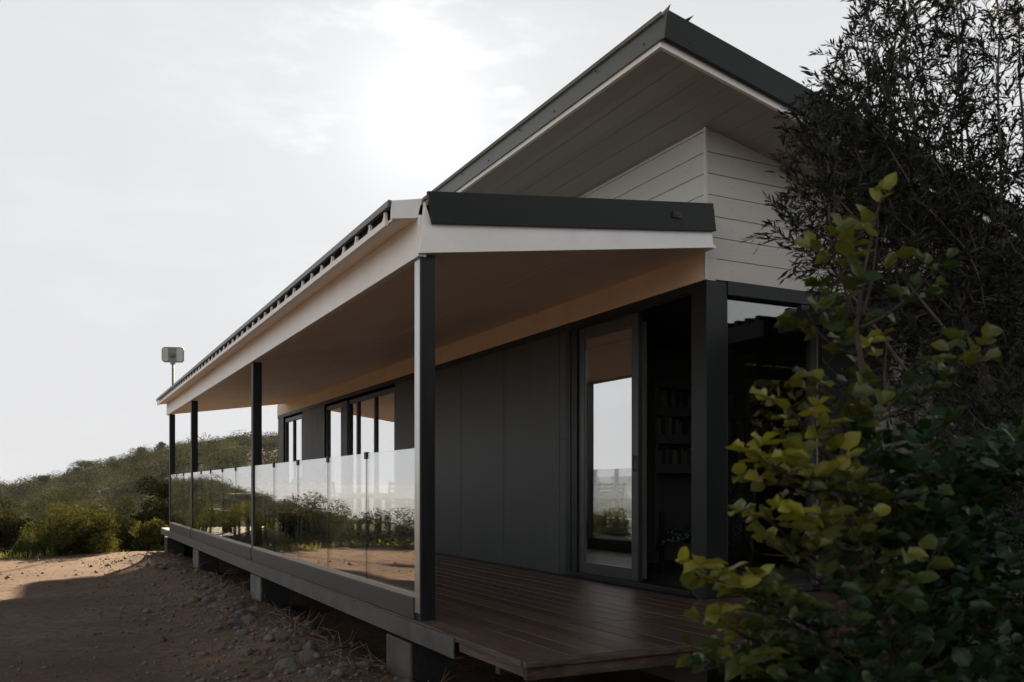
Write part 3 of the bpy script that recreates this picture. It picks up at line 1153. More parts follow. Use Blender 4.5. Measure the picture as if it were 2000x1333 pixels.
proto = make_chair()
cs = [(2.72, 16.55, 90, 'slatted garden chair on the railing side of the table, nearer the camera'),
      (2.72, 17.35, 90, 'middle slatted garden chair on the railing side of the table'),
      (2.75, 18.1, 84, 'slatted garden chair on the railing side of the table, towards the far post'),
      (4.18, 16.5, -90, 'slatted garden chair with its back to the windows, nearer the camera'),
      (4.18, 17.3, -90, 'middle slatted garden chair with its back to the windows'),
      (4.16, 18.05, -86, 'slatted garden chair with its back to the windows, farthest one'),
      (3.45, 15.75, 180, 'slatted garden chair at the near head of the table')]
for i, (x, y, a, lab) in enumerate(cs):
    o = proto if i == 0 else copy_tree(proto)
    o.location = (x, y, 0)
    o.rotation_euler = (0, 0, math.radians(a))
    tag(o, lab, 'garden chair', 'slatted chairs round the porch table')

# ------------------------------------------------------------------ floodlight-like panel on a pole beyond the roof
lp = empty('panel_lamp', (3.02, 27, -.8))
tag(lp, 'rounded rectangular grey panel lamp on a thin pole behind the porch roof', 'lamp')
MB().tube([(0, 0, 0), (0, 0, 5.25)], [.036, .032], 12).build('pole', M['lampshell'], lp, smooth=True)


def rrect(w, h, r, n=5):
    pts = []
    for cx_, cz, a0 in ((w - r, h - r, 0), (-w + r, h - r, 90), (-w + r, -h + r, 180), (w - r, -h + r, 270)):
        for i in range(n + 1):
            a = math.radians(a0 + 90 * i / n)
            pts.append((cx_ + r * math.cos(a), cz + r * math.sin(a)))
    return pts


lm = MB()
lm.prism_xz([(x, z + 5.42) for x, z in rrect(.30, .215, .09)], -.04, .04)
o = lm.build('housing', M['lampshell'], lp, bevel=.01)
MB().prism_xz([(x - .20, z + 5.42) for x, z in rrect(.075, .19, .05)], -.05, -.038).build('diffuser', M['lamppale'], lp)
MB().prism_xz([(x + .19, z + 5.42) for x, z in rrect(.085, .19, .05)], -.05, -.038).build('diffuser', M['lamppale'], lp)
MB().box(-.05, .05, -.10, -.041, 5.35, 5.44).build('bracket', M['steel'], lp)
MB().box(-.06, .06, -.06, .06, 5.15, 5.21).build('collar', M['lampshell'], lp)
lp.rotation_euler = (0, 0, math.radians(-17))
lp.location = (3.03, 27, float(ground_z(3.1, 27)))
lp_h = 4.62 - float(ground_z(3.1, 27)) - 5.42
lp.location.z += lp_h
for ch_ in [q for q in bpy.data.objects if q.parent == lp and q.name.startswith('pole')]:
    pass

# ------------------------------------------------------------------ rocks
import bmesh


def rock_mesh(seed, sub=2):
    rs = random.Random(seed)
    bm = bmesh.new()
    bmesh.ops.create_icosphere(bm, subdivisions=sub, radius=1)
    offs = [Vector((rs.uniform(-1, 1), rs.uniform(-1, 1), rs.uniform(-1, 1))).normalized() for _ in range(9)]
    lim = [rs.uniform(.55, .85) for _ in offs]
    for v in bm.verts:
        c = v.co.copy()
        for o_, l_ in zip(offs, lim):
            dd = c.dot(o_)
            if dd > l_:
                c -= o_ * (dd - l_) * .9
        c *= 1 + rs.uniform(-.05, .05)
        v.co = c
    me = bpy.data.meshes.new('rock')
    bm.to_mesh(me)
    bm.free()
    me.materials.append(M['rock'])
    return me


rmesh = [rock_mesh(s) for s in range(8)]
rk = random.Random(5)
spots = []
for k in range(125):
    y = 4.6 + 15 * rk.random() ** 1.7
    x = 1.72 + rk.gauss(0, .24) - (.12 if y < 7 else 0)
    s = rk.choice([.03, .04, .05, .06, .08]) * rk.uniform(.7, 1.15)
    if y < 7.5:
        s *= 1.15
    spots.append((x, y, s))
for (px, py, s) in ((1440, 1325, .10), (1490, 1320, .09), (1560, 1322, .13), (1600, 1318, .08), (1290, 1335, .09), (1395, 1338, .09)):
    p = at_depth(px, py, 3.4)
    spots.append((p.x, p.y, s))
for k, (x, y, s) in enumerate(spots):
    o = bpy.data.objects.new('rock', rmesh[k % 8])
    C.objects.link(o)
    sc = (s * rk.uniform(.8, 1.3), s * rk.uniform(.8, 1.3), s * rk.uniform(.55, .85))
    o.scale = sc
    o.rotation_euler = (rk.uniform(-.3, .3), rk.uniform(-.3, .3), rk.uniform(0, 6.28))
    o.location = (x, y, float(ground_z(x, y)) + sc[2] * .28)
    if k < 125:
        zone = ('beside the nearest concrete pier' if y < 7.2 else 'between the nearest and the second pier' if y < 10.4 else 'beside the second concrete pier' if y < 12
                else 'between the second and third pier' if y < 15.5 else 'near the far end of the deck')
        size = 'big' if s > .075 else 'fist sized' if s > .045 else 'small'
        tag(o, '%s rough stone %s, %s' % (size, zone, 'tucked under the deck edge' if x > 1.85 else 'out on the dirt' if x < 1.5 else 'along the deck edge'), 'rock', 'stones along the deck edge')
    else:
        tag(o, 'pale stone lying on the ground below the leafy shrub', 'rock', 'stones under the leafy shrub')

# clods and pebbles over the yard: nobody could count them
n = 9000
px_ = RNG.uniform(-8, 2.4, n)
py_ = 2 + 22 * RNG.random(n) ** 1.3
keep = yard_d(px_, py_) < .2
px_, py_ = px_[keep], py_[keep]
extra = 3500
ex = 1.5 + RNG.normal(0, .45, extra)
ey = 3.5 + 16 * RNG.random(extra) ** 1.2
px_ = np.concatenate([px_, ex])
py_ = np.concatenate([py_, ey])
n = len(px_)
sz = RNG.lognormal(-4.9, .55, n)
sz[-extra:] *= 1.5
octv = np.array([(1, 0, 0), (0, 1, 0), (-1, 0, 0), (0, -1, 0), (0, 0, .8), (0, 0, -.8)], float)
octf = np.array([(0, 1, 4), (1, 2, 4), (2, 3, 4), (3, 0, 4), (1, 0, 5), (2, 1, 5), (3, 2, 5), (0, 3, 5)])
vv = octv[None] * RNG.uniform(.6, 1.3, (n, 6, 1)) * sz[:, None, None]
ang = RNG.uniform(0, 6.28, n)
ca, sa = np.cos(ang)[:, None], np.sin(ang)[:, None]
vx = vv[..., 0] * ca - vv[..., 1] * sa + px_[:, None]
vy = vv[..., 0] * sa + vv[..., 1] * ca + py_[:, None]
vz = vv[..., 2] + (ground_z(px_, py_) + sz * .3)[:, None]
ff = (octf[None] + (np.arange(n) * 6)[:, None, None]).reshape(-1, 3)
pebm = mat('clod', (0.20, 0.15, 0.12), .95, .35, 3)
o = np_mesh('gravel', np.stack([vx, vy, vz], -1).reshape(-1, 3), ff, pebm)
tag(o, 'small clods and pebbles strewn over the dirt yard', 'gravel', kind='stuff')


# ------------------------------------------------------------------ foliage tools
def rand_unit(n):
    v = RNG.normal(size=(n, 3))
    return v / np.linalg.norm(v, axis=1, keepdims=True)


def leaf_cards(pos, dirs, length, width, droop=0.0, ups=None):
    """diamond leaf (two triangles bent at the midrib -> one quad strip of 2 quads) at pos pointing along dirs"""
    n = len(pos)
    ups = rand_unit(n) if ups is None else ups
    s = np.cross(dirs, ups)
    s /= np.linalg.norm(s, axis=1, keepdims=True) + 1e-9
    u = np.cross(s, dirs)
    Lh = length[:, None]
    Wh = width[:, None]
    p0 = pos
    p1 = pos + dirs * Lh * .33 + s * Wh * .5 + u * Wh * .15
    p2 = pos + dirs * Lh * .33 - s * Wh * .5 + u * Wh * .15
    p3 = pos + dirs * Lh * .72 + s * Wh * .38 + u * Wh * .12
    p4 = pos + dirs * Lh * .72 - s * Wh * .38 + u * Wh * .12
    p5 = pos + dirs * Lh - u * Lh * droop
    m1 = (p1 + p2) / 2 - u * Wh * .15
    m2 = (p3 + p4) / 2 - u * Wh * .12
    V = np.stack([p0, p1, m1, p2, p3, m2, p4, p5], 1).reshape(-1, 3)
    f = np.array([(0, 1, 2, 2), (0, 2, 3, 3), (1, 4, 5, 2), (2, 5, 6, 3), (4, 7, 5, 5), (5, 7, 6, 6)])
    quads = np.array([(1, 4, 5, 2), (2, 5, 6, 3), (0, 1, 2, 3), (4, 7, 6, 5)])
    F = (quads[None] + (np.arange(n) * 8)[:, None, None]).reshape(-1, 4)
    return V, F


def quad_cards(pos, nrm, size, asp=1.0):
    n = len(pos)
    r = rand_unit(n)
    s = np.cross(nrm, r)
    s /= np.linalg.norm(s, axis=1, keepdims=True) + 1e-9
    u = np.cross(nrm, s)
    S = size[:, None]
    V = np.stack([pos - s * S, pos + u * S * asp * .6, pos + s * S, pos - u * S * asp * .6], 1).reshape(-1, 3)
    F = np.arange(n * 4).reshape(-1, 4)
    return V, F


def crown_points(n, lobes, shell=.35):
    """points through lobes [(cx,cy,cz,rx,ry,rz)], denser near their skins"""
    lb = np.array(lobes)
    w = lb[:, 3] * lb[:, 4] * lb[:, 5]
    w = w ** .8
    idx = RNG.choice(len(lb), n, p=w / w.sum())
    u = rand_unit(n)
    r = (shell + (1 - shell) * RNG.random(n)) ** .6
    r = r * (1 + .12 * np.sin(u[:, 0] * 9 + idx) * np.sin(u[:, 2] * 8 + 2 * idx))
    p = lb[idx, :3] + u * r[:, None] * lb[idx, 3:6]
    return p, u, idx


def bush_proto(n, size, lobes_n=6, flat=.75, seed=0):
    rg = np.random.default_rng(seed)
    lobes = []
    for i in range(lobes_n):
        a = rg.uniform(0, 6.28)
        rr = rg.uniform(0, .55)
        s = rg.uniform(.32, .55)
        lobes.append((rr * math.cos(a), rr * math.sin(a), rg.uniform(.25, .95) * flat * (1 - .3 * rr), s, s, s * .75))
    p, u, idx = crown_points(n, lobes, .72)
    nr = u + np.array((0, 0, .25)) + rg.normal(0, .38, (n, 3))
    nr /= np.linalg.norm(nr, axis=1, keepdims=True)
    V, F = quad_cards(p, nr, np.full(n, size) * rg.uniform(.6, 1.3, n), .9)
    tint = np.repeat(np.clip(rg.random(n) * .7 + .15 * rg.random(lobes_n)[idx] * 2, 0, 1), 4)
    return V, F, tint


# ------------------------------------------------------------------ hillside woodland (one mass) + single trees
def merge_instances(protos, xs, ys, sxy, szz, tints, sink=.1):
    Vs, Fs, Ts = [], [], []
    off = 0
    zs = ground_z(xs, ys)
    for k in range(len(xs)):
        V, F, T = protos[k % len(protos)]
        a = RNG.uniform(0, 6.28)
        c, s = math.cos(a), math.sin(a)
        W = np.empty_like(V)
        W[:, 0] = (V[:, 0] * c - V[:, 1] * s) * sxy[k] + xs[k]
        W[:, 1] = (V[:, 0] * s + V[:, 1] * c) * sxy[k] + ys[k]
        W[:, 2] = V[:, 2] * szz[k] + zs[k] - sink * szz[k]
        Vs.append(W)
        Fs.append(F + off)
        Ts.append(np.clip(T * tints[k], 0, 1))
        off += len(V)
    return np.concatenate(Vs), np.concatenate(Fs), np.concatenate(Ts)


def scatter(n, r0, r1, a0, a1, p=1.0):
    r = r0 + (r1 - r0) * RNG.random(n) ** p
    a = np.radians(RNG.uniform(a0, a1, n))
    return r * np.sin(a), r * np.cos(a)


near_protos = [bush_proto(520, .045, 8, .9, 50 + s) for s in range(8)]
far_protos = [bush_proto(300, .050, 8, 1.0, s) for s in range(10)]
mid_protos = [bush_proto(1500, .032, 9, .9, 20 + s) for s in range(6)]
parts_ = []
round_protos = [bush_proto(900, .026, 5, 1.0, 80 + s) for s in range(8)]
for (protos, cnt, r0, r1, big) in ((near_protos, 1500, 60, 130, 1.0), (far_protos, 4200, 125, 284, 1.0), (round_protos, 620, 105, 284, 2.3)):
    x1_, y1_ = scatter(cnt, r0, r1, -36, 22, .8)
    x2_, y2_ = scatter(cnt // 6, r0, r1, -110, -36, .8)
    xs = np.concatenate([x1_, x2_])
    ys = np.concatenate([y1_, y2_])
    s_ = np.clip(RNG.lognormal(.20, .5, len(xs)), .35, 1.9) * (.7 + 1.4 * smooth(60, 200, np.hypot(xs, ys)))
    if big > 1:
        s_ = RNG.uniform(2.2, 4.2, len(xs))
    parts_.append(merge_instances(protos, xs, ys, s_, s_ * RNG.uniform(.6, 1.1, len(xs)), RNG.choice([.15, .5, .9, 1.3, 1.8], len(xs))))
V = np.concatenate([p_[0] for p_ in parts_])
F = np.concatenate([parts_[0][1], parts_[1][1] + len(parts_[0][0]), parts_[2][1] + len(parts_[0][0]) + len(parts_[1][0])])
T = np.concatenate([p_[2] for p_ in parts_])
o = np_mesh('woodland', V, F, M['hillleaf'], tint=T)
tag(o, 'dark green maquis covering the far hillside', 'woodland', kind='stuff')
x1_, y1_ = scatter(520, 27, 62, -40, 16, .9)
keep = (yard_d(x1_, y1_) > 1.8) & ~((x1_ > 1.5) & (y1_ < 27))
x1_, y1_ = x1_[keep], y1_[keep]
s_ = np.clip(RNG.lognormal(.0, .35, len(x1_)), .3, 1.5) * (.5 + .9 * smooth(26, 50, np.hypot(x1_, y1_)))
V, F, T = merge_instances(mid_protos, x1_, y1_, s_, s_ * RNG.uniform(.7, 1.3, len(x1_)), RNG.uniform(.3, 1.4, len(x1_)))
o = np_mesh('undergrowth', V, F, M['hillleaf'], tint=T)
tag(o, 'dense mixed scrub between the yard and the hill', 'undergrowth', kind='stuff')


def tree(name, x, y, h, crown_w, crown_h, kindm, lab, group=None, n=2600, leaf=.07, lobes_n=9, umbrella=False, lean=0.0, trunk=.09, cat='tree'):
    z = float(ground_z(x, y))
    t = empty(name, (x, y, z))
    tag(t, lab, cat, group)
    rs = random.Random(int(abs(x * 131 + y * 17)))
    lobes = []
    for i in range(lobes_n):
        a = rs.uniform(0, 6.28)
        r = rs.uniform(.0, .38) * crown_w
        s = rs.uniform(.16, .27) * crown_w
        if umbrella:
            lobes.append((r * math.cos(a) + lean, r * math.sin(a), h - crown_h * rs.uniform(.25, .6), s, s, crown_h * .32))
        else:
            q = rs.uniform(.2, .95)
            r *= 1.15 - .75 * abs(q - .4)
            s *= rs.uniform(.6, 1.1)
            sz_ = s * rs.uniform(.6, .9)
            lobes.append((r * math.cos(a) + lean * q, r * math.sin(a), max(sz_ * .6, h - sz_ - crown_h * (.95 - q)), s, s, sz_))
    p, u, idx = crown_points(n, lobes, .45)
    nr = u + RNG.normal(0, .7, (n, 3))
    nr /= np.linalg.norm(nr, axis=1, keepdims=True)
    V, F = quad_cards(p, nr, RNG.uniform(.6, 1.3, n) * leaf, .8)
    lt = RNG.random(lobes_n)
    T = np.repeat(np.clip(RNG.random(n) * .6 + .5 * lt[idx], 0, 1), 4)
    np_mesh('crown', V, F, kindm, t, T)
    m = MB()
    top = (lean * .6, 0, h - crown_h * .55)
    m.tube([(0, 0, -.3), (lean * .2, .03, (h - crown_h) * .5), top], [trunk, trunk * .8, trunk * .4], 7)
    for lb in lobes[:6]:
        m.tube([(top[0] * .7, top[1], top[2] * .8), ((lb[0] + top[0]) / 2, (lb[1] + top[1]) / 2, (lb[2] + top[2]) / 2 - .1), (lb[0], lb[1], lb[2])], [trunk * .4, trunk * .25, trunk * .1], 5)
    m.build('trunk', M['bark'], t, smooth=True)
    return t


def top_h(x, y, py):
    r = Vector((x, y, 0)).dot(Vector((math.sin(YAW), math.cos(YAW), 0)))
    return ZC + (953 - py) / 1754 * r - float(ground_z(x, y))


def polar(px, r):
    d_ = ray(px, 953)
    d_.normalize()
    return d_.x * r, d_.y * r


sky_trees = [(165, 143, 4.6, 4.6, 1.5, True, 'flat topped pine standing clear on the far skyline'),
             (150, 140, 3.4, 2.6, 1.6, True, 'smaller pine tucked against the left of the flat topped pine'),
             (224, 146, 4.0, 3.4, 2.4, False, 'ragged crowned tree right of the flat topped pine on the skyline'),
             (272, 148, 4.4, 2.7, 2.0, True, 'open headed pine on the skyline halfway up the hill'),
             (316, 148, 4.4, 2.0, 2.8, False, 'slim upright tree on the skyline just left of the end porch post'),
             (130, 138, 3.2, 2.6, 2.0, False, 'low rounded tree on the skyline left of the pines'),
             (85, 138, 2.6, 2.6, 1.3, True, 'small dark tree at the low left of the skyline'),
             (350, 146, 3.4, 3.2, 2.4, False, 'bushy tree on the skyline between the two farthest porch posts'),
             (420, 148, 3.2, 3.4, 2.2, False, 'round tree on the ridge behind the farthest bay of the porch'),
             (455, 148, 3.0, 2.8, 2.2, False, 'tree on the ridge left of the second porch post'),
             (530, 148, 3.2, 2.8, 2.2, False, 'tree on the ridge beside the far end of the porch wall')]
SKY_TOP = {165: 908, 150: 914, 224: 903, 272: 884, 316: 873, 130: 922, 85: 929, 350: 872, 420: 862, 455: 862, 530: 864}
for (px, r, h, w, chh, umb, lab) in sky_trees:
    r *= 1.72
    x, y = polar(px, r)
    w *= 1.75
    chh *= 1.75
    h = max(h, 1.02 * top_h(x, y, SKY_TOP[px]))
    tree('skyline_tree', x, y, h, w, chh, M['hillleaf'], lab, 'trees on the skyline', 3000, .13, 11, umb, 0, .16)

mid_trees = [(303, 27.5, 3.2, 2.1, 3.0, 'darkleaf', 'dark dense evergreen standing just left of the end porch post', 0.045, 7000),
             (330, 29.5, 2.9, 1.8, 2.6, 'darkleaf', 'dark evergreen partly hidden behind the end porch post', 0.045, 4500),
             (20, 42, 3.4, 2.6, 3.0, 'hillleaf', 'green tree at the left edge below the skyline', .06, 3500),
             (75, 48, 3.6, 3.4, 3.0, 'hillleaf', 'broad dark green tree left of the yellow green bush top', .06, 3500),
             (185, 46, 3.6, 3.2, 3.0, 'hillleaf', 'bushy tree rising behind the yellow green bush', .06, 3500),
             (130, 55, 3.8, 3.0, 3.0, 'hillleaf', 'tree in the dip straight below the flat topped pine', .06, 3500),
             (245, 44, 3.6, 3.0, 2.8, 'hillleaf', 'olive green tree between the bush and the dark evergreen', .06, 3500)]
MID_TOP = {303: 925, 330: 935, 20: 968, 75: 960, 185: 968, 130: 950, 245: 962}
for (px, r, h, w, chh, mm, lab, lf_, n) in mid_trees:
    x, y = polar(px, r)
    h = top_h(x, y, MID_TOP[px])
    chh = min(chh, h * .95)
    tree('evergreen_tree' if mm == 'darkleaf' else 'scrub_tree', x, y, h, w, chh, M[mm], lab, 'trees beyond the yard', int(n * 1.8), lf_ * .72, 16)


def bush(px, r, w, h, m_, lab, n=6000, leaf=.04, xy=None, grp='bushes along the edge of the yard'):
    x, y = xy if xy else polar(px, r)
    n = int(n * 1.5)
    leaf *= .8
    return tree('bush', x, y, h, w, h * .95, M[m_], lab, grp, n, leaf, 24, False, 0, .02, 'bush')


bush(142, 21.6, 2.0, 1.15, 'bushleaf', 'big yellow green sunlit bush at the edge of the dirt yard', 17000, .030)
bush(105, 21.4, .9, .6, 'bushleaf', 'lower left shoulder bush beside the big sunlit bush', 6000, .030)
bush(185, 22.0, .9, .7, 'bushleaf', 'lower right shoulder bush beside the big sunlit bush', 6000, .030)
bush(10, 22.5, 1.3, 1.0, 'darkleaf', 'dark brownish bush at the left edge of the photo', 5000, .035)
bush(45, 21, .9, .40, 'drybush' if 'drybush' in M else 'bushleaf', 'low tangled bush in the grass left of the big sunlit bush', 2500, .03)
bush(222, 25.0, 1.3, 1.1, 'hillleaf', 'grey green bush right behind the big sunlit bush', 5000, .035)
bush(258, 25.5, 1.3, 1.05, 'bushleaf', 'yellowish bush between the sunlit bush and the porch', 5000, .035)
bush(295, 24.6, 1.2, .95, 'bushleaf', 'bush in front of the dark evergreen by the end post', 5000, .035)
bush(318, 25.2, 1.2, 1.0, 'darkleaf', 'dark low bush touching the far corner of the deck', 5000, .035)
# bushes only seen mirrored in the glass
for k, (x, y, w, h, mm, lab) in enumerate([(-2.9, 20.6, 2.2, 1.0, 'hillleaf', 'broad low bush beyond the yard mirrored in the nearest glass panels'),
                                         (-4.6, 19.8, 2.0, .9, 'bushleaf', 'yellowish bush beyond the yard mirrored beside the nearest post'),
                                         (-1.6, 22.4, 2.0, 1.5, 'hillleaf', 'tall bush beyond the yard mirrored in the middle glass panels'),
                                         (-6.6, 19.6, 2.2, 1.0, 'hillleaf', 'grey green bush mirrored low in the sliding door'),
                                         (-8.6, 18.6, 2.4, 1.0, 'hillleaf', 'bush beyond the dirt yard farthest towards the sea'),
                                         (-10.4, 15.0, 2.4, .8, 'bushleaf', 'sunlit bush on the sea side of the yard'),
                                         (-10.6, 11.5, 2.4, .8, 'hillleaf', 'low dark bush on the sea side of the yard')]):
    bush(0, 0, w, h, mm, lab, 6000, .035, (x, y))

# grass and weeds at the yard edge
n = 26000
n = 42000
gx, gy = scatter(n, 14, 32, -30, 9, 1.0)
dd = yard_d(gx, gy)
keep = (dd > -.15) & (dd < 3.5) & (RNG.random(n) < .85)
gx, gy, dd = gx[keep], gy[keep], dd[keep]
n = len(gx)
dirs = np.stack([RNG.normal(0, .35, n), RNG.normal(0, .35, n), np.ones(n)], 1)
dirs /= np.linalg.norm(dirs, axis=1, keepdims=True)
hgt = RNG.uniform(.04, .20, n) * (1 + .4 * vnoise(gx, gy, .8, 2))
V, F = leaf_cards(np.stack([gx, gy, ground_z(gx, gy) - .01], 1), dirs, hgt, np.full(n, .012) + hgt * .06, .2)
o = np_mesh('grass', V, F, M['grass'], tint=np.repeat(np.clip(.5 + .5 * vnoise(gx, gy, 1.5, 5) + RNG.normal(0, .15, n), 0, 1), 8))
tag(o, 'yellow green grass and weeds along the edge of the yard', 'grass', kind='stuff')

# dry twigs and roots in the ditch under the deck edge
m = MB()
for k in range(150):
    y = 4.6 + 14 * rk.random() ** 1.5
    x = 1.95 + rk.gauss(0, .25)
    z = float(ground_z(x, y))
    a = rk.uniform(0, 6.28)
    l_ = rk.uniform(.08, .35)
    m.tube([(x, y, z + .01), (x + math.cos(a) * l_ * .5, y + math.sin(a) * l_ * .5, z + rk.uniform(.03, .12)), (x + math.cos(a + .4) * l_, y + math.sin(a + .4) * l_, z + rk.uniform(.0, .18))], [.004, .003, .0015], 4)
o = m.build('dead_twigs', M['drybrush'])
tag(o, 'dry twigs and roots littering the ditch under the deck edge', 'twigs', kind='stuff')


# ------------------------------------------------------------------ space colonisation for the two foreground plants
def colonise(roots, attractors, step, kill, infl, iters=400):
    nodes = [np.array(r, float) for r in roots]
    parent = [-1] + list(range(len(roots) - 1))
    nd = np.array(nodes)
    A = np.array(attractors, float)
    best = np.full(len(A), 1e9)
    bi_ = np.zeros(len(A), int)
    for k in range(len(nd)):
        dk_ = np.linalg.norm(A - nd[k], axis=1)
        m_ = dk_ < best
        best[m_] = dk_[m_]
        bi_[m_] = k
    alive = np.ones(len(A), bool)
    for it_ in range(iters):
        act = alive & (best < infl)
        if not act.any():
            break
        ids = bi_[act]
        vec = A[act] - np.array(nodes)[ids]
        vec /= np.linalg.norm(vec, axis=1, keepdims=True) + 1e-9
        uq, inv = np.unique(ids, return_inverse=True)
        sm_ = np.zeros((len(uq), 3))
        np.add.at(sm_, inv, vec)
        sm_ += RNG.normal(0, .12, sm_.shape)
        sm_ /= np.linalg.norm(sm_, axis=1, keepdims=True) + 1e-9
        new = np.array(nodes)[uq] + sm_ * step
        k0 = len(nodes)
        for q, p_ in zip(new, uq):
            nodes.append(q)
            parent.append(int(p_))
        for k in range(k0, len(nodes)):
            dk_ = np.linalg.norm(A - nodes[k], axis=1)
            m_ = dk_ < best
            best[m_] = dk_[m_]
            bi_[m_] = k
        alive &= best > kill
    nd = np.array(nodes)
    return nd, np.array(parent)


def branch_mesh(nd, par, rmin, expo=2.4, rmax=1):
    n = len(nd)
    r = np.zeros(n)
    kids = np.zeros(n, int)
    for i in range(n - 1, 0, -1):
        if r[i] == 0:
            r[i] = rmin ** expo
        r[par[i]] += r[i]
        kids[par[i]] += 1
    r = np.minimum(r ** (1 / expo), rmax)
    m = MB()
    K = 5
    vs = []
    fs = []
    for i in range(1, n):
        a = nd[par[i]]
        b = nd[i]
        dd_ = b - a
        ln_ = np.linalg.norm(dd_)
        if ln_ < 1e-6:
            continue
        dd_ = dd_ / ln_
        ref = np.array((0, 0, 1.)) if abs(dd_[2]) < .9 else np.array((1., 0, 0))
        s = np.cross(dd_, ref)
        s /= np.linalg.norm(s)
        u = np.cross(s, dd_)
        k0 = len(vs)
        ra = min(r[par[i]], r[i] * 1.35)
        for (p_, rr2) in ((a, ra), (b, r[i])):
            for k in range(K):
                t_ = 2 * math.pi * k / K
                vs.append(p_ + s * math.cos(t_) * rr2 + u * math.sin(t_) * rr2)
        for k in range(K):
            fs.append((k0 + k, k0 + (k + 1) % K, k0 + K + (k + 1) % K, k0 + K + k))
    return np.array(vs), np.array(fs), r, kids


# ---- olive-like tree at the right: crown as a volume of overlapping lobes
def olive_tree():
    base = Vector((3.95, 2.35, -.6))
    t = empty('olive_tree', base)
    tag(t, 'large dark narrow leaved tree leaning over the roof end at the right', 'tree')
    lobes = []
    # (px, py, radius px, depth, depth radius)
    for (px, py, rp, dep, n_) in [(1680, 110, 95, 3.7, 70), (1790, 60, 130, 3.9, 95), (1920, 90, 120, 3.8, 75), (1640, 240, 115, 3.6, 110), (1760, 230, 140, 3.9, 100),
                                  (1890, 260, 120, 4.0, 70), (1990, 60, 100, 3.8, 55), (1600, 200, 55, 3.4, 35), (1560, 350, 75, 3.4, 60), (1680, 390, 130, 3.7, 150),
                                  (1810, 380, 120, 3.9, 100), (1900, 400, 120, 3.9, 90), (1800, 470, 150, 3.8, 140), (1690, 500, 110, 3.6, 110), (1610, 520, 60, 3.4, 50), (1920, 560, 140, 3.8, 130),
                                  (1800, 620, 140, 3.9, 90), (1950, 720, 120, 3.8, 90), (1500, 455, 22, 3.3, 10), (2050, 250, 120, 3.9, 40), (2080, 480, 140, 3.9, 60), (1880, 800, 120, 3.7, 70), (1740, 760, 80, 4.0, 36),
                                  (1535, 285, 50, 3.4, 45), (1560, 420, 60, 3.4, 50), (1530, 480, 35, 3.35, 20), (1740, -60, 100, 3.8, 40), (1880, -80, 120, 3.9, 50), (2000, 900, 150, 3.6, 80)]:
        px += 38 if px < 1700 and py < 400 else 20 if px < 1700 else 0
        rp *= .9
        c = at_depth(px, py, dep)
        r_ = rp / 1754 * dep
        lobes.append((c, r_, n_))
    A = []
    for c, r_, n_ in lobes:
        for _ in range(int(n_ * 3.6)):
            u = rand_unit(1)[0]
            A.append(np.array(c) + u * r_ * RNG.random() ** .4 * np.array((1, 1.15, 1)))
    A = np.array(A)
    roots = []
    b = np.array(base)
    for k in range(16):
        f = k / 15
        roots.append(b + np.array((-.10 * f + .03 * math.sin(5 * f), .12 * f, 1.45 * f)))
    nd, par = colonise(roots, A, .05, .06, 1.6, 300)
    vs, fs, r, kids = branch_mesh(nd, par, .0014, 2.35, .06)
    vs = vs - b
    np_mesh('trunk', vs, fs, M['bark'], t, smooth=True)
    # leaves along every thin twig
    thin = np.where((r < .0046) & (par >= 0))[0]
    P, D = [], []
    twigs = MB()
    for i in thin:
        a = nd[par[i]]
        dv = nd[i] - a
        dv = dv / (np.linalg.norm(dv) + 1e-9)
        hi_ = 0.55 if nd[i][2] > 2.45 else 1.0
        for q_ in range(int((3.3 if kids[i] == 0 else 1.35) * hi_ + RNG.random())):
            td = dv * RNG.uniform(.5, 1.1) + rand_unit(1)[0] * .75 + np.array((0, 0, .12))
            td /= np.linalg.norm(td)
            tl_ = RNG.uniform(.06, .15)
            st0 = a + (nd[i] - a) * RNG.random()
            bend = rand_unit(1)[0] * .25
            m_ = int(tl_ / .010)
            for k in range(m_):
                f = (k + .5) / m_
                cdir = td + bend * f
                cdir /= np.linalg.norm(cdir)
                sd2 = np.cross(cdir, rand_unit(1)[0])
                sd2 /= np.linalg.norm(sd2) + 1e-9
                q = cdir * RNG.uniform(.7, 1.2) + sd2 * RNG.uniform(.4, .8)
                P.append(st0 + cdir * tl_ * f)
                D.append(q / np.linalg.norm(q))
            e_ = td + bend
            e_ /= np.linalg.norm(e_)
            twigs.tube([st0 - b, st0 + e_ * tl_ - b], [.0012, .0006], 3)
    twigs.build('twigs', M['twig'], t)
    P = np.array(P) - b
    D = np.array(D)
    n = len(P)
    ln_ = RNG.uniform(.026, .048, n)
    V, F = leaf_cards(P, D, ln_, ln_ * RNG.uniform(.17, .23, n), .08)
    np_mesh('leaves', V, F, M['olive'], t, np.repeat(RNG.random(n), 8))


olive_tree()


# ---- carob-like shrub in front
def leaflet(n_w=5):
    """rounded wavy leaflet, unit length along +x, lying in xy, cupped"""
    vs = []
    for i in range(7):
        t_ = i / 6
        w = math.sin(math.pi * min(1, t_ ** .8 * 1.0)) ** .55 * .36 if 0 < t_ < 1 else 0.02
        w *= (1 + .10 * math.sin(t_ * 13))
        for j in (-1, -.5, 0, .5, 1):
            vs.append((t_, j * w, .10 * abs(j) * w * 2.2 - .06 * t_ * t_ + .02 * math.sin(t_ * 11) * abs(j)))
    fs = []
    for i in range(6):
        for j in range(4):
            a = i * 5 + j
            fs.append((a, a + 1, a + 6, a + 5))
    return np.array(vs), np.array(fs)


LV, LF = leaflet()


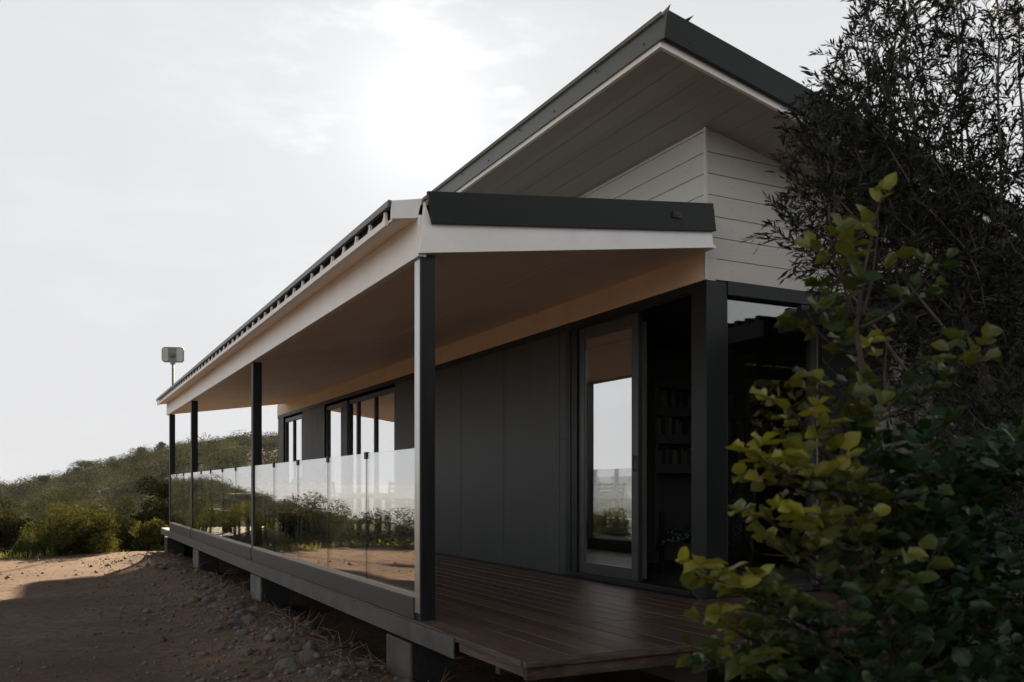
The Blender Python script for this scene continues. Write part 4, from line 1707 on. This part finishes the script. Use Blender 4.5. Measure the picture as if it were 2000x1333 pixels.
def carob():
    base = at_depth(1745, 1200, 2.25)
    base.z = -.6
    t = empty('leafy_shrub', base)
    tag(t, 'leafy shrub with round yellow green leaves in the right foreground', 'shrub')
    b = np.array(base)
    stem = [at_depth(px, py, dp) for px, py, dp in ((1745, 1420, 2.25), (1735, 1250, 2.24), (1690, 1080, 2.22), (1684, 900, 2.2), (1690, 760, 2.2), (1672, 640, 2.2), (1690, 520, 2.2), (1716, 402, 2.2))]
    stem[0] = Vector(base)
    tips = [  # px, py, depth, attach (px,py,depth), youth
        (1716, 402, 2.2, (1680, 620, 2.2), .85), (1828, 520, 2.3, (1680, 640, 2.2), .35), (1575, 470, 2.1, (1668, 620, 2.2), .55), (1530, 605, 2.05, (1668, 690, 2.2), .45),
        (1560, 700, 2.1, (1668, 760, 2.2), .25), (1905, 685, 2.3, (1700, 830, 2.2), .5), (1735, 655, 2.25, (1735, 780, 2.22), 1.0), (1640, 760, 2.0, (1684, 860, 2.2), .6),
        (1570, 775, 2.0, (1684, 900, 2.2), .5), (1500, 800, 1.95, (1670, 940, 2.2), 1.0), (1420, 880, 1.9, (1670, 960, 2.15), .95), (1460, 940, 1.92, (1660, 980, 2.15), .7),
        (1950, 860, 2.35, (1700, 950, 2.2), .1), (1860, 830, 2.2, (1700, 930, 2.2), .3), (1445, 995, 1.9, (1640, 1120, 2.15), .95), (1305, 1108, 1.8, (1620, 1180, 2.1), 1.0),
        (1545, 1010, 1.95, (1690, 1060, 2.2), .7), (1490, 1080, 1.92, (1640, 1160, 2.1), .5), (1660, 1010, 2.0, (1700, 1120, 2.2), .6), (1610, 930, 1.95, (1684, 1000, 2.2), .75),
        (1340, 1195, 1.8, (1600, 1280, 2.1), .6), (1325, 1275, 1.78, (1580, 1320, 2.1), .4), (1400, 1290, 1.8, (1600, 1340, 2.1), .35), (1470, 1180, 1.85, (1620, 1260, 2.1), .3), (1405, 1150, 1.88, (1600, 1200, 2.1), .8),
        (1565, 1200, 1.85, (1680, 1290, 2.1), .2), (1820, 1120, 1.9, (1600, 1200, 2.0), .5), (1700, 1070, 1.9, (1720, 1200, 2.1), .5), (1760, 960, 2.0, (1710, 1080, 2.15), .4),
        (1620, 1270, 1.8, (1720, 1330, 2.0), .1), (1740, 1200, 1.9, (1740, 1330, 2.1), .1), (1880, 1200, 2.0, (1760, 1330, 2.1), .05), (1960, 1100, 2.2, (1760, 1250, 2.2), .0),
        (1990, 980, 2.3, (1740, 1150, 2.2), .05), (1830, 1010, 2.1, (1710, 1120, 2.2), .1), (1900, 940, 2.2, (1710, 1050, 2.2), .1), (1985, 850, 2.4, (1710, 1000, 2.2), .1),
        (1780, 750, 2.3, (1690, 850, 2.2), .2), (1620, 600, 2.25, (1680, 690, 2.2), .3), (1500, 1320, 1.85, (1640, 1380, 2.1), .1), (1700, 1330, 1.9, (1740, 1420, 2.1), .0), (1830, 1330, 1.95, (1760, 1420, 2.1), .0),
        (1960, 1300, 2.1, (1780, 1400, 2.1), .0), (1590, 1080, 1.95, (1690, 1160, 2.15), .35), (1650, 850, 2.05, (1684, 930, 2.2), .35), (1750, 880, 2.15, (1690, 980, 2.2), .25)]
    rs = random.Random(9)
    for _ in range(70):     # inner filling of the dense lower crown
        px = rs.uniform(1640, 2040)
        py = rs.uniform(860, 1400)
        tips.append((px, py, rs.uniform(2.0, 2.6), (1745 + rs.uniform(-30, 40), min(1420, py + rs.uniform(80, 200)), 2.25), rs.uniform(0, .15)))
    tips = [(px + (45 if px < 1600 else 0), py, dp, a_, yt) for (px, py, dp, a_, yt) in tips]
    bm2 = MB()
    bm2.tube([p - base for p in stem], [.014, .013, .011, .009, .008, .006, .004, .002], 7)
    P = []
    for (px, py, dp, (ax, ay, ad), yt) in tips:
        a = at_depth(ax, ay, ad)
        e = at_depth(px, py, dp)
        mid = (a + e) / 2 + Vector((rs.uniform(-.02, .02), rs.uniform(-.02, .02), -.03 + rs.uniform(-.02, .03)))
        pts = []
        for k in range(9):
            f = k / 8
            pts.append(a * (1 - f) ** 2 + mid * 2 * f * (1 - f) + e * f * f)
        if (e - a).length < .02:
            continue
        bm2.tube([p - base for p in pts], [.0055 - .0045 * k / 8 for k in range(9)], 5)
        ln_ = (e - a).length
        nl = max(3, int(ln_ / .042))
        for k in range(nl):
            f = .3 + .7 * (k + .5) / nl
            i = min(7, int(f * 8))
            p = pts[i].lerp(pts[i + 1], f * 8 - i)
            dv = (pts[i + 1] - pts[i]).normalized()
            sgn = 1 if k % 2 else -1
            sd_ = dv.cross(Vector((rs.uniform(-.3, .3), rs.uniform(-.3, .3), 1))).normalized() * sgn
            rd = (dv * .45 + sd_ * .7 + Vector((0, 0, rs.uniform(-.1, .45)))).normalized()
            young = yt * (.35 + .75 * f) * rs.uniform(.6, 1.15)
            ltn = rs.uniform(.05, .09) * (.85 if yt > .9 and f > .7 else 1)
            # petiole with two or three pairs of leaflets
            pairs = rs.choice([2, 2, 3])
            tip_ = p + rd * ltn
            bm2.tube([p - base, tip_ - base], [.0013, .0008], 4)
            for q in range(pairs):
                pos = p.lerp(tip_, (q + 1) / pairs)
                for s2 in (-1, 1):
                    lat = rd.cross(Vector((rs.uniform(-.5, .5), rs.uniform(-.5, .5), 1))).normalized() * s2
                    ld = (rd * .55 + lat * .8 + Vector((0, 0, rs.uniform(-.15, .35)))).normalized()
                    upn = (Vector((rs.uniform(-.7, .7), rs.uniform(-.9, .5), rs.uniform(.3, 1)))).normalized()
                    P.append((pos - base, ld, upn, rs.uniform(.030, .056), min(1, max(0, young + rs.uniform(-.12, .24)))))
    bm2.build('branches', M['twig'], t, smooth=True)
    n = len(P)
    Vs = np.empty((n, len(LV), 3))
    T = np.empty((n, len(LV)))
    for k, (pos, ld, upn, s, yt) in enumerate(P):
        y_ = upn.cross(ld).normalized()
        z_ = ld.cross(y_)
        Rm = np.array([ld, y_, z_]).T
        sc_ = np.array((1, rs.uniform(.85, 1.15), rs.uniform(.3, 3.2)))
        Vs[k] = (LV * sc_ * s) @ Rm.T + np.array(pos)
        T[k] = yt ** 1.9 * (.9 + .2 * LV[:, 0]) + .02
    Fs = (LF[None] + (np.arange(n) * len(LV))[:, None, None]).reshape(-1, 4)
    np_mesh('leaves', Vs.reshape(-1, 3), Fs, M['carob'], t, T.ravel(), smooth=True)


carob()

# dense dark shrubs filling the shade under the tree, lower right
for k, (x, y, w, h, lab) in enumerate([(3.9, 2.0, 1.5, 1.5, 'dark shrub in the shade under the narrow leaved tree, nearest to its trunk'),
                                     (5.0, 2.4, 1.7, 1.8, 'dark shrub at the right edge between the tree and the pergola'),
                                     (3.3, 1.4, 1.0, .85, 'low dark shrub at the bottom right corner under the leafy shrub')]):
    tree('dark_shrub', x, y, h - .1, w, h * .95, M['darkleaf'], lab, 'dark shrubs under the tree', 16000, .024, 14, False, 0, .03, 'shrub')
# trees behind the viewpoint, mirrored in the corner window and shading the end of the house
for k, (x, y, h, w, lab) in enumerate([(9.2, 0.4, 3.75, 4.4, 'shady tree mirrored in the middle of the corner window'),
                                     (12.5, -2.2, 4.3, 5.2, 'large shady tree mirrored in the right of the corner window'),
                                     (6.8, -2.8, 3.8, 4.8, 'shady tree mirrored in the left of the corner window'),
                                     (4.0, -7.5, 5.5, 5.5, 'large shady tree right behind the viewpoint'),
                                     (13.0, 2.2, 3.8, 4.5, 'shady tree beside the far end of the pergola'),
                                     (-2.5, -9.5, 4.5, 5.0, 'broad tree behind the viewpoint towards the sea')]):
    tree('shade_tree', x, y, h, w, h * .97, M['darkleaf'], lab, 'shady trees around the viewpoint', 14000, .11, 22, False, 0, .16)

# ------------------------------------------------------------------ light sea haze over the whole place
hm = bpy.data.materials.new('sea haze')
hm.use_nodes = True
hm.node_tree.nodes.clear()
ho = N(hm.node_tree, 'ShaderNodeOutputMaterial')
hv = N(hm.node_tree, 'ShaderNodeVolumePrincipled')
hv.inputs['Color'].default_value = (0.54, 0.61, 0.72, 1)
hv.inputs['Density'].default_value = 0.00014
hv.inputs['Anisotropy'].default_value = 0.0
L(hm.node_tree, hv.outputs[0], ho.inputs['Volume'])
tag(MB().box(-6300, 6300, -6300, 6300, -78, 16).build('haze', hm), kind='stuff')
